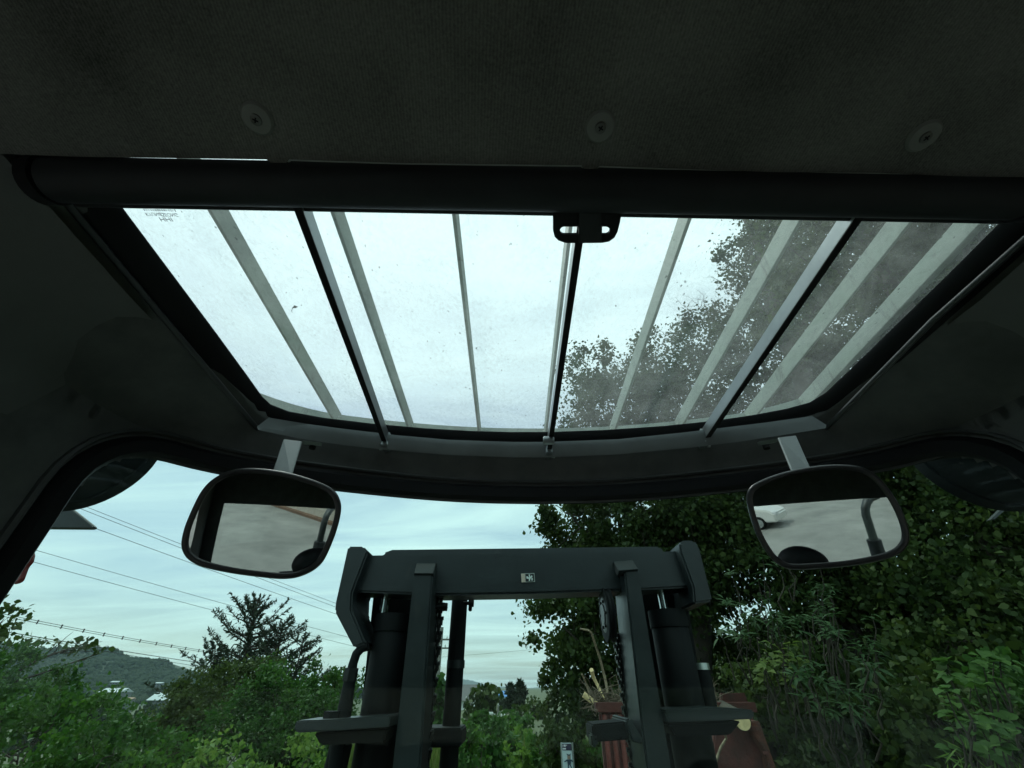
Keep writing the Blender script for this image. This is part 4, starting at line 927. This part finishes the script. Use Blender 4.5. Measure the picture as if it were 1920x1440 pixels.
# ------------------------------------------------------------ centre: field, trees and poles
bush('round dark tree in the centre distance, left of the blue roof', 908, 1278, 45, 33, .42, 15, LG['dark'], name='round_tree', cat='tree', group=None)
bush('leafy tree behind the mast chain and pipe', 828, 1268, 34, 22, .32, 13, LG['mid'], name='vine_tree', cat='tree', group=None)
for px, ty, lab in ((957, 1282, 'small pointed conifer beside the blue-roofed house'), (975, 1277, 'taller pointed conifer at the edge of the big tree')):
    b = at_y(px, 1330, 62); b.z = GZ; conifer(lab, b, at_y(px, ty, 62), 1.5, LG['conifer'], 60, .5, 'pointed conifers in the distance', up=.2, dens=1.4)
for px, top, Y, hw, lab, m in ((955, 1328, 40, 26, 'low shrub below the pointed conifers', 'mid'), (985, 1338, 34, 24, 'shrub at the foot of the big tree', 'mid'), (920, 1348, 20, 34, 'feathery shrub in the middle of the field', 'mid'), (880, 1352, 15, 26, 'shrub right behind the mast pipe', 'kudzu'), (930, 1378, 12, 34, 'low weedy shrub beside the path', 'mid'), (985, 1362, 24, 30, 'bright weeds on the field bank', 'bright'), (985, 1398, 16, 34, 'pale weeds at the end of the path', 'bright'), (895, 1412, 10, 34, 'dark weedy shrub left of the path', 'mid'), (945, 1392, 14, 28, 'pale weeds beside the small marker', 'bright'), (1002, 1304, 50, 24, 'dark tree mass between the pointed conifers and the big tree', 'dark'), (975, 1322, 44, 24, 'dark shrub under the pointed conifers', 'dark'), (1003, 1376, 19, 24, 'bright mound of weeds under the big tree', 'kudzu'), (962, 1346, 30, 24, 'green mound below the low shrub', 'kudzu'), (866, 1400, 11, 22, 'weedy shrub under the pipe clamp', 'mid'), (898, 1330, 34, 26, 'dark shrub at the foot of the round tree', 'mid'), (932, 1340, 28, 26, 'shrub before the small utility pole', 'mid'), (905, 1372, 17, 30, 'leafy shrub in the field right of the mast pipe', 'kudzu'), (958, 1372, 20, 26, 'feathery weeds in the middle of the field bank', 'mid'), (1012, 1392, 13, 28, 'dark weeds left of the banner', 'mid')):
    bush(lab, px, top, Y, hw, .0065 * Y + .02, 13, LG[m], name='field_shrub', group='shrubs of the field', shape='ovate')
def utility_pole(px, ptop, Y, arms, label, r=.14):
    t = at_y(px, ptop, Y); root = thing('utility_pole', label, 'utility pole', (t.x, Y, GZ), 'utility poles')
    bm = tube_bm([(t.x, Y, GZ - .2), t], [r * 1.2, r * .75], 12); bm_obj('pole', bm, M['pole'], root, autosm=40)
    for dz, w in arms:
        z = t.z - dz; a = box('crossarm', (t.x + w * .15, Y - r, z), (w, .1, .12), M['pole'], root)
        for k in (-.42, -.15, .15, .42):
            x = t.x + w * .15 + w * k; bm = tube_bm([(x, Y - r, z + .06), (x, Y - r, z + .14), (x, Y - r, z + .24)], [.03, .06, .03], 8); bm_obj('insulator', bm, WALLW, a)
    return root
utility_pole(829, 1176, 40, [(.9, 1.7), (1.5, 1.4)], 'tall utility pole with crossarms behind the mast chain', .17)
utility_pole(883, 1289, 48, [(.9, 1.3)], 'grey utility pole left of the round tree', .11)
utility_pole(934, 1322, 36, [(.7, .8)], 'small utility pole in front of the round tree', .07)
utility_pole(919, 1336, 36, [(.2, .3)], 'shortest thin pole standing beside the small utility pole', .05)
# overhead wires
def wire(a, Ya, b, Yb, r, label, sag=.0, twin=0., spacers=0):
    A, B = at_y(*a, Ya), at_y(*b, Yb); d = B - A; A = A - d * .15; B = B + d * .05; t = thing('overhead_wire', label, 'wire', A.lerp(B, .5), 'overhead power lines')
    for q in range(2 if twin else 1):
        o = Vector((0, 0, twin * q)); pts = [A.lerp(B, i / 24) + o - Vector((0, 0, sag * 4 * (i / 24) * (1 - i / 24) - sag * .6)) for i in range(25)]
        tube('cable', pts, r, M['wire'], t, seg=5)
    for k in range(spacers):
        p = A.lerp(B, (k + .5) / spacers); box('spacer', p + Vector((0, 0, twin / 2 - sag * 4 * ((k + .5) / spacers) * (1 - (k + .5) / spacers) + sag * .6)), (.05, .05, twin + .12), M['wire'], t)
wire((165, 952), 20, (627, 1131), 34, .011, 'topmost thin overhead wire passing behind the left mirror', .05)
wire((148, 953), 20, (627, 1138), 34, .012, 'second overhead wire, close below the topmost', .05)
wire((176, 990), 20, (627, 1151), 34, .012, 'third overhead wire, starting at the triangular plate', .05)
wire((70, 1033), 22, (650, 1195), 38, .011, 'fourth overhead wire crossing the larch top', .08)
wire((62, 1054), 22, (660, 1212), 38, .011, 'fifth overhead wire just under the fourth', .08)
wire((20, 1159), 26, (372, 1222), 40, .014, 'twin overhead cable with spacers above the hill', .08, .10, 12)
wire((0, 1183), 26, (372, 1243), 42, .020, 'thick overhead cable meeting the hilltop', .05)
wire((60, 1197), 27, (372, 1250), 42, .014, 'thin overhead cable just below the thick one', .05)
wire((800, 1234), 40, (990, 1219), 36, .008, 'faint wire between the mast pipe and the big tree', .03)

# grass and weeds covering the field: nobody could count it
def grass(name, label, n, xr, yr, size, m, excl=True, shape='blade', dens_pow=1.6):
    y = yr[0] + (yr[1] - yr[0]) * rng.random(n) ** dens_pow; x = rng.uniform(xr[0], xr[1], n) * (y / yr[1] * .9 + .1) if False else rng.uniform(xr[0], xr[1], n)
    if excl:
        k = ~((np.abs(x - .2) < 1.15) & (y < 21.4)); x, y = x[k], y[k]
    C = np.stack([x, y, np.full(len(x), GZ)], 1); s = size * (1 + (y - yr[0]) / 40)
    C[:, 2] += s * .38; O = np.tile([0, 0, 1.], (len(x), 1)); V, Fc = leaves_np(C, s, O, shape, jitter=.28, droop=-.1)
    o = mesh_obj(name, np_mesh(name, V, Fc), m); tag(o, label, 'grass', kind='stuff'); return o
grass('meadow_grass', 'tall pale green grass of the field ahead', 16000, (-7, 5), (8, 25), .5, LG['grass'])
grass('bank_grass', 'rough dark grass on the bank right of the path', 9000, (.9, 3.6), (6.5, 17), .8, LG['mid'], excl=False)

# ------------------------------------------------------------ right side: bank and trees
bm = bmesh.new(); gx = np.linspace(0, 1, 30); gy = np.linspace(-2, 40, 43); rows = []
for yy in gy:
    row = []
    for u in gx:
        x0_ = 2.6 + max(0, yy - 8) * .03; x = x0_ + u * 26; z = GZ + .03 + 4.6 * (1 - math.exp(-max(0, (x - x0_)) / 3.2)) * (1 if yy > 0 else .6) + rng.normal() * .06 * (u > .02)
        row.append(bm.verts.new((x, yy, z)))
    rows.append(row)
for a, b in zip(rows, rows[1:]):
    for i in range(len(gx) - 1): bm.faces.new((a[i], a[i + 1], b[i + 1], b[i]))
struct(bm_obj('bank', bm, M['soil'], autosm=60))
n_ = 30000; bx_ = rng.uniform(2.7, 13, n_); by_ = rng.uniform(1.0, 16, n_); bz_ = GZ + .03 + 4.6 * (1 - np.exp(-np.maximum(0, bx_ - 2.6 - np.maximum(0, by_ - 8) * .03) / 3.2))
C_ = np.stack([bx_, by_, bz_ + rng.uniform(.02, .55, n_) ** 1.3], 1); V_, F_ = leaves_np(C_, .10, np.tile([-.4, -.3, .8], (n_, 1)), 'ovate', jitter=.6)
tag(mesh_obj('bank_undergrowth', np_mesh('bank_undergrowth', V_, F_), LG['dark']), 'dark leafy undergrowth covering the right bank', 'undergrowth', kind='stuff')
GT = 'tall trees on the right bank'
tree('big dense tree right of the gap, behind the mast', (3.0, 10.6), [blob(1075, 975, 10, 80), blob(1180, 985, 10.6, 120), blob(1090, 1075, 10.2, 85), blob(1055, 1175, 9.6, 80), blob(1150, 1130, 10.4, 120), blob(1130, 1255, 10.4, 110), blob(1075, 1320, 10.4, 65), blob(1250, 1120, 10.6, 120), blob(1200, 1290, 10.2, 110), blob(1310, 1250, 10, 110), blob(1240, 950, 8.7, 100), blob(1330, 1010, 8.4, 110), blob(1250, 1060, 8.6, 100)], .085, 26, LG['dark'], trunk_r=.2, group=GT, shell=.35)
tree('tree crown rising into the middle of the skylight', (3.2, 9.0), [blob(1112, 690, 9, 55), blob(1400, 800, 8.8, 100), blob(1150, 750, 9, 80), blob(1240, 690, 9, 75), blob(1225, 770, 9.4, 90), blob(1320, 740, 9.2, 90), blob(1330, 640, 8.8, 75), blob(1120, 780, 9.2, 70), blob(1240, 890, 9.6, 110), blob(1110, 880, 9.6, 80), blob(1360, 870, 9.4, 120)], .085, 20, LG['dark'], trunk_r=.2, group=GT, nsub=34, shape='small', shell=.4)
tree('tallest tree crown at the right of the skylight', (5.6, 7.4), [blob(1405, 470, 8, 62), blob(1480, 460, 8, 85), blob(1420, 560, 8.2, 62), blob(1500, 590, 8.2, 110), blob(1430, 680, 8.4, 100), blob(1600, 470, 7.8, 110), blob(1620, 600, 7.8, 120), blob(1560, 720, 8, 110), blob(1490, 350, 8, 100), blob(1620, 330, 7.6, 120)], .095, 24, LG['dark'], trunk_r=.24, group=GT, shape='small', nsub=34, shell=.4)
tree('olive tree crown at the right end of the skylight', (7.6, 6.4), [blob(1740, 460, 7.4, 110), blob(1850, 420, 7.2, 120), blob(1720, 620, 7.4, 120), blob(1850, 600, 7, 130), blob(1700, 760, 7.2, 120), blob(1830, 760, 6.8, 130), blob(1950, 650, 7, 140), blob(1760, 320, 7.4, 120), (Vector((6.0, 4.2, 6.5)), 1.6, 1.3), (Vector((5.0, 2.0, 6.0)), 1.7, 1.3), (Vector((6.8, .5, 6.0)), 1.8, 1.4), (Vector((7.6, 3.0, 7.5)), 1.9, 1.5)], .10, 24, LG['olive'], trunk_r=.22, group=GT, shape='small', nsub=34, shell=.35)
tree('dark tree right of the mast, behind the right mirror', (4.9, 7.6), [blob(1400, 960, 8.2, 110), blob(1500, 980, 7.8, 110), blob(1420, 1090, 8, 120), blob(1560, 900, 7.4, 120), blob(1640, 960, 7.2, 120), blob(1560, 1080, 7.4, 130), blob(1680, 1080, 7, 130), blob(1700, 840, 7.2, 130)], .075, 24, LG['dark'], trunk_r=.18, group=GT, shell=.35)
tree('dark overgrown tree at the right windscreen corner', (6.0, 4.9), [blob(1800, 940, 6, 140), blob(1900, 1040, 5.6, 150), blob(1790, 1080, 5.8, 140), blob(1900, 880, 5.8, 150), blob(1900, 1200, 5.4, 150), blob(1770, 1200, 5.6, 130)], .07, 22, LG['dark'], trunk_r=.16, group=GT, shell=.35)
# bare twigs against the sky
tw = thing('bare_branch', 'leafless grey twigs against the sky in the skylight', 'branch', at_y(1300, 640, 8.6)); bm = bmesh.new()
def twig(a, d, L_, r, lev):
    p = [a]
    for k in range(4): d = (d + Vector(rng.normal(size=3)) * .22).normalized(); p.append(p[-1] + d * L_ / 4)
    tube_bm(p, list(np.linspace(r, r * .5, 5)), 5, bm)
    if lev:
        for k in range(4 if lev > 1 else 3):
            s = p[1 + rng.integers(0, 4)]; nd = (d + Vector(rng.normal(size=3)) * .75).normalized(); twig(s, nd, L_ * rng.uniform(.45, .75), r * .55, lev - 1)
for a, b, L_ in (((1310, 640), (1250, 530), 1.0), ((1345, 610), (1310, 500), 1.1), ((1290, 660), (1240, 590), .8), ((1400, 560), (1345, 500), .8)):
    A = at_y(*a, 8.6); twig(A, (at_y(*b, 8.6) - A).normalized(), L_, .016, 3)
bm_obj('twigs', bm, M['barkgrey'], tw)

# near shrubs: leaves large enough to tell apart are objects of their own
def leaf_mesh(shape, m):
    o = SHAPES[shape]; bm = bmesh.new(); n = 6; L_ = []; 
    for i in range(n + 1):
        y = i / n; w = np.interp(y, [p[1] for p in o[:4]], [p[0] for p in o[:4]]) if 0 < i < n else .004
        z = -.28 * y * y; L_.append([bm.verts.new((-w, y, z + w * .35)), bm.verts.new((0, y, z)), bm.verts.new((w, y, z + w * .35))])
    for a, b in zip(L_, L_[1:]):
        for k in range(2): bm.faces.new((a[k], a[k + 1], b[k + 1], b[k]))
    me = bpy.data.meshes.new('leaf'); bm.to_mesh(me); bm.free(); me.materials.append(m); me.polygons.foreach_set('use_smooth', [True] * len(me.polygons)); return me
def place_leaf(me, root, p, d, up, s):
    o = bpy.data.objects.new('leaf', me); COL.objects.link(o); o.parent = root
    y = d.normalized(); x = y.cross(up).normalized(); z = x.cross(y)
    mtx = Matrix((x, y, z)).transposed().to_4x4(); o.matrix_basis = Matrix.Translation(p - root.location) @ mtx @ Matrix.Diagonal((s, s, s, 1))
LM = {'lance': leaf_mesh('lance', leaf_mat('leaf_lance', [(.030, .065, .026), (.045, .085, .034), (.065, .11, .045)])), 'vine': leaf_mesh('round', leaf_mat('leaf_vine_big', [(.035, .075, .02), (.055, .11, .028), (.085, .15, .036)], trans=.35)), 'yellow': leaf_mesh('ovate', leaf_mat('leaf_yellow', [(.06, .10, .025), (.09, .13, .03), (.14, .16, .04)], trans=.35))}
def whorl_shrub(label, spots, base, kind, size, nl, name, group):
    b = Vector((base[0], base[1], GZ + .4)); t = thing(name, label, 'shrub', b, group); bm = bmesh.new()
    for px, py, Y in spots:
        c = at_y(px, py, Y); q0 = c + ((b - c).normalized() + Vector((.2, .6, -.5))).normalized() * .45; tube_bm(wob(q0, c, 4, .03), list(np.linspace(.009, .003, 5)), 5, bm)
        ax = (Vector((0, 0, 1)) + (c - b).normalized() * .4 + Vector((0, -.5, 0)) + Vector(rng.normal(size=3)) * .25).normalized()
        u = ax.orthogonal().normalized(); w = ax.cross(u); ph = rng.uniform(0, 6)
        for k in range(nl):
            a = ph + 2 * math.pi * k / nl + rng.normal() * .15; d = (u * math.cos(a) + w * math.sin(a)) + ax * rng.uniform(-.15, .5)
            place_leaf(LM[kind], t, c + Vector(rng.normal(size=3)) * .02, d, ax, size * rng.uniform(.75, 1.2))
    bm_obj('stem', bm, M['bark'], t, autosm=60); return t
def scatter(n, x0, x1, y0, y1, Y0, Y1): return [(rng.uniform(x0, x1), rng.uniform(y0, y1), rng.uniform(Y0, Y1)) for _ in range(n)]
whorl_shrub('shrub with whorls of long pointed leaves, below the right mirror', scatter(33, 1480, 1650, 1150, 1350, 3.9, 4.8), (2.6, 4.4), 'lance', .115, 9, 'whorled_shrub', 'near shrubs on the right')
whorl_shrub('long-leaved shrub higher up, between the mast and the right mirror', scatter(33, 1350, 1560, 1040, 1200, 4.6, 5.5), (2.6, 5.2), 'lance', .11, 9, 'whorled_shrub', 'near shrubs on the right')
whorl_shrub('small shrub with yellowish leaves beside the red container', scatter(14, 1430, 1500, 1190, 1280, 4.2, 4.8), (2.2, 4.6), 'yellow', .075, 6, 'yellow_shrub', 'near shrubs on the right')
whorl_shrub('creeper with broad bright leaves at the lower right', scatter(34, 1770, 1890, 1235, 1420, 3.0, 3.8), (3.0, 3.4), 'vine', .075, 6, 'broadleaf_creeper', 'near shrubs on the right')
bush('dense dark shrub filling the lower right behind the whorled leaves', 1560, 1200, 5.4, 120, 0.060, 18, LG['dark'], name='dark_shrub', group='dark shrubs under the right trees', shape='ovate')
bush('dark shrub at the bottom right, beside the bright weeds', 1700, 1260, 4.6, 130, 0.060, 18, LG['dark'], name='dark_shrub', group='dark shrubs under the right trees', shape='ovate')
bush('leafy shrub at the right edge below the windscreen pillar', 1870, 1230, 4.3, 110, 0.060, 18, LG['mid'], name='dark_shrub', group='dark shrubs under the right trees', shape='ovate')
bush('olive shrub beside the red container, behind the right mast bracket', 1400, 1235, 5.6, 80, 0.056, 18, LG['olive'], name='dark_shrub', group='dark shrubs under the right trees', shape='ovate')
bush('bright grassy weeds in the bottom right corner', 1830, 1398, 3.3, 90, .10, 16, LG['bright'], name='bright_weeds', group=None, shape='blade')
bush('dark shrub behind the banner, at the foot of the big tree', 1060, 1345, 9, 60, 0.072, 18, LG['dark'], name='dark_shrub', group='dark shrubs under the right trees', shape='ovate')

# ------------------------------------------------------------ red container with cut branches, banner
YC = 4.6
ct = thing('red_container', 'rusty red ribbed container loaded with cut branches beyond the mast', 'container', at_y(1290, 1440, YC) * 1)
def PY(x, y, Y=YC): return at_y(x, y, Y)
bz = GZ
tl, tr_ = PY(1122, 1322), PY(1410, 1336); 
w_ = tr_.x - tl.x
def vbox(name, x0, x1, z0, z1, y0, y1, m, parent, bevel=.004): return box(name, ((x0 + x1) / 2, (y0 + y1) / 2, (z0 + z1) / 2), (abs(x1 - x0), abs(y1 - y0), abs(z1 - z0)), m, parent, bevel)
vbox('front_wall', tl.x, tr_.x, bz, tl.z, YC, YC + .05, M['red'], ct)
for k in range(20):
    x = tl.x + .04 + (w_ - .08) * k / 19; vbox('rib', x - .018, x + .018, bz, tl.z - .06, YC - .035, YC - .001, mat('red_rib_paint', (.19, .038, .028), .65, scale=10, col2=(.12, .028, .02), bump=.2), ct, .008)
vbox('top_rail', tl.x - .03, tr_.x + .03, tl.z - .05, tl.z + .02, YC - .05, YC + .06, M['red'], ct)
vbox('side_wall', tl.x + .08, tl.x + .13, bz, tl.z, YC + .051, YC + .5, M['red'], ct); vbox('side_wall', tr_.x - .05, tr_.x, bz, tl.z, YC + .051, YC + .5, M['red'], ct); vbox('back_wall', tl.x + .14, tr_.x - .06, bz, tl.z + .01, YC + .44, YC + .49, M['red'], ct)
hd = prism('hopper_panel', [(1340, 1372), (1385, 1362), (1408, 1356), (1424, 1372), (1446, 1420), (1462, 1480), (1330, 1480)], YC - .4, .3, M['red'], ct, .01)
prism('hopper_edge', [(1398, 1352), (1424, 1352), (1470, 1480), (1452, 1480), (1436, 1410)], YC - .5, .1, mat('red_brown_rust', (.12, .030, .016), .85, scale=16, col2=(.04, .018, .012), bump=.6), ct, .006)
prism('side_flap', [(1352, 1300), (1396, 1299), (1408, 1330), (1352, 1332)], YC + .7, .05, M['red'], ct)
for x, y in ((1414, 1366), (1435, 1412)): prism('hinge', [(x - 6, y - 4), (x + 6, y - 3), (x + 8, y + 3), (x - 3, y + 3)], YC - .52, .02, M['red'], ct, .002)
GB = 'cut branches on the red container'
def stick(name, label, pts, r0, r1, Y, m): return tag(bm_obj(name, tube_bm([at_y(x, y, Y + .1 * math.sin(i)) for i, (x, y) in enumerate(pts)], list(np.linspace(r0, r1, len(pts))), 7), m, autosm=60), label, 'branch', GB)
stick('cut_branch', 'tall thin branch with a torn pale tip above the container', [(1140, 1300), (1134, 1270), (1126, 1238), (1116, 1208), (1109, 1187), (1104, 1182), (1088, 1179)], .014, .009, 4.8, M['stick'])
stick('cut_branch', 'short pale broken branch leaning left over the container rim', [(1128, 1326), (1112, 1316), (1094, 1302)], .02, .026, 4.7, M['wood'])
stick('cut_branch', 'thin curved twig with pale end left of the container', [(1112, 1318), (1102, 1292), (1097, 1276), (1091, 1264)], .01, .008, 4.8, M['stick'])
stick('cut_branch', 'pale split branch standing upright on the container', [(1132, 1310), (1120, 1284), (1113, 1270), (1109, 1256)], .012, .02, 4.75, M['wood'])
stick('cut_branch', 'thin pale branch hanging right of the mast', [(1338, 1440), (1352, 1400), (1362, 1385), (1356, 1368), (1352, 1360)], .01, .008, 4.0, M['stick'])
stick('cut_branch', 'short white-tipped branch stub above the right bracket', [(1345, 1330), (1340, 1318), (1337, 1306)], .016, .014, 4.5, M['wood'])
bm = bmesh.new()
for k in range(420):
    a = at_y(rng.uniform(1112, 1345), rng.uniform(1300, 1335), rng.uniform(4.62, 5.05)); e = a + Vector((rng.normal() * .10 - .03, rng.normal() * .12, rng.uniform(-.06, .17))); tube_bm(wob(a, e, 3, .03), [.005, .004, .003, .002], 4, bm)
tag(bm_obj('brushwood', bm, mat('brushwood_bark', (.05, .038, .026), .9, scale=5, col2=(.16, .12, .08))), 'tangle of thin brushwood heaped in the red container', 'brushwood', kind='stuff')
lc = at_y(1393, 1352, 4.0); lg = thing('cut_log', 'cut log with pale yellow end under the right mast bracket', 'log', lc)
cyl('bark', lc + Vector((0, .012, 0)), lc + Vector((.15, .7, .05)), .062, M['bark'], lg, 20); cyl('cut_end', lc, lc + Vector((0, .014, 0)), .056, M['wood'], lg, 24)
# banner on a frame
YB = 7.0
bn = thing('banner_sign', 'narrow upright pale banner with a dark printed figure beside the bank', 'sign', at_y(1062, 1440, YB))
prism('sheet', [(1053, 1393), (1071, 1393), (1077, 1470), (1058, 1470)], YB, .01, mat('banner_blue', (.55, .66, .68), .6, var=.05), bn, 0)
prism('title_strip', [(1053.4, 1394.2), (1070.8, 1394.2), (1072.2, 1407), (1054.6, 1407)], YB - .003, .002, mat('banner_dark', (.035, .03, .06), .6), bn, 0)
bw = mat('banner_white', (.7, .68, .72), .6)
for pl in ([(1055, 1396), (1056, 1396), (1056, 1400), (1055, 1400)], [(1057, 1396), (1060.5, 1396), (1060.8, 1400), (1057.2, 1400)], [(1062, 1396), (1062.8, 1396), (1062.9, 1398.6), (1062.1, 1398.6)], [(1055, 1402.4), (1061, 1402.4), (1061.2, 1405.4), (1055.2, 1405.4)]): prism('print_mark', pl, YB - .006, .002, bw, bn, 0)
dk = mat('print_dark', (.04, .07, .10), .6)
for pl in ([(1063, 1424), (1071, 1424), (1070, 1434), (1064.5, 1434)], [(1063, 1424), (1058, 1427.5), (1058.5, 1429), (1064, 1427)], [(1071, 1424), (1075, 1427.5), (1074.5, 1429), (1070, 1427)], [(1064.5, 1434), (1067, 1434), (1066.5, 1442), (1064.5, 1442)], [(1068, 1434), (1070, 1434), (1073, 1440), (1071.5, 1441)]): prism('printed_figure', pl, YB - .006, .002, dk, bn, 0)
prism('printed_face', [(1063.5, 1417), (1069.5, 1417), (1070, 1423.5), (1064, 1423.5)], YB - .006, .002, mat('print_skin', (.30, .22, .17), .6), bn, 0)
prism('printed_face', [(1062, 1413), (1064, 1416.9), (1069.3, 1416.9), (1070.5, 1412.5), (1067, 1415)], YB - .006, .002, dk, bn, 0)
for x in (1052, 1073.5): cyl('post', at_y(x, 1392, YB + .03), Vector((at_y(x, 1392, YB + .03).x, YB + .03, GZ)), .012, M['steel'], bn, 8)
sp = thing('path_marker', 'tiny grey post with a white plate at the end of the path', 'marker', at_y(960, 1432, 21))
vb = at_y(958, 1421, 22); box('plate', vb, (.36, .03, .16), WALLW, sp); cyl('post', vb - Vector((0, -.03, 0)), Vector((vb.x, vb.y + .03, GZ)), .03, M['steel'], sp, 8)

# ------------------------------------------------------------ behind: white car and block wall, seen in the mirrors
car = thing('parked_car', 'white car parked on the concrete yard, seen in the right mirror', 'car', (-5.3, -10.6, GZ))
cw = mat('white_car_paint', (.72, .72, .68), .3, coat=.6); cx, cyy, cz = -5.9, -10.6, GZ
prof = [(-2.2, .35), (-2.25, .75), (-2.1, .95), (-1.5, 1.02), (-.9, 1.45), (.6, 1.48), (1.15, 1.05), (1.95, .92), (2.2, .72), (2.2, .35)]
bm_obj('body', prism_bm([Vector((cx + x, cyy - .85, cz + z)) for x, z in prof], (0, 1.7, 0)), cw, car, bevel=.06, seg=2, autosm=40)
for s in (1,):
    bm_obj('side_glass', prism_bm([Vector((cx + x, cyy + .853, cz + z)) for x, z in ((-1.3, 1.04), (-.85, 1.38), (.5, 1.40), (.95, 1.06))], (0, .006, 0)), WIN, car)
for x in (-1.35, 1.35):
    for s in (-1, 1):
        wy = cyy + s * .8; whl = cyl('wheel', (cx + x, wy - .1, cz + .33), (cx + x, wy + .1, cz + .33), .33, M['rubber'], car, 28, bevel=.02); cyl('rim', (cx + x, wy + s * .09, cz + .33), (cx + x, wy + s * .112, cz + .33), .22, M['steel'], whl, 20)
box('headlight', (cx + 2.15, cyy + .62, cz + .75), (.2, .35, .16), mat('headlight', (.7, .72, .72), .15), car, .02)
wl = thing('block_wall', 'pale concrete block wall behind the cab, seen in the left mirror', 'wall', (5.6, -12, GZ)); rot = Matrix.Rotation(R(68), 3, 'Z'); wbm = mat('pale_block', (.46, .43, .36), .9, var=.2, scale=2)
def wpt(u, v, z): p = rot @ Vector((u, v, 0)); return Vector((4.4 + p.x, -12 + p.y, GZ + z))
for r_ in range(6):
    bm = bmesh.new(); box_bm(wpt(0, 0, .35 + r_ * .42), (16, .3, .40), rot, bm); bm_obj('course', bm, wbm, wl, bevel=.01)
bm = bmesh.new(); box_bm(wpt(0, .35, .09), (16, .4, .18), rot, bm); bm_obj('kerb', bm, mat('brown_kerb', (.16, .10, .065), .9, var=.2, scale=3), wl)

# ------------------------------------------------------------ summer haze over the valley
HZM = bpy.data.materials.new('haze_air'); HZM.use_nodes = True; nt = HZM.node_tree; nt.nodes.clear()
ho = nt.nodes.new('ShaderNodeOutputMaterial'); hv = nt.nodes.new('ShaderNodeVolumePrincipled'); hv.inputs['Color'].default_value = (.70, .86, 1.0, 1); hv.inputs['Density'].default_value = .00010; hv.inputs['Anisotropy'].default_value = .2
nt.links.new(hv.outputs[0], ho.inputs['Volume'])
hz_ = box('haze', (0, 2400, 55), (12000, 6400, 150), HZM); tag(hz_, 'thin bluish haze lying over the valley and far hills', 'haze', kind='stuff')
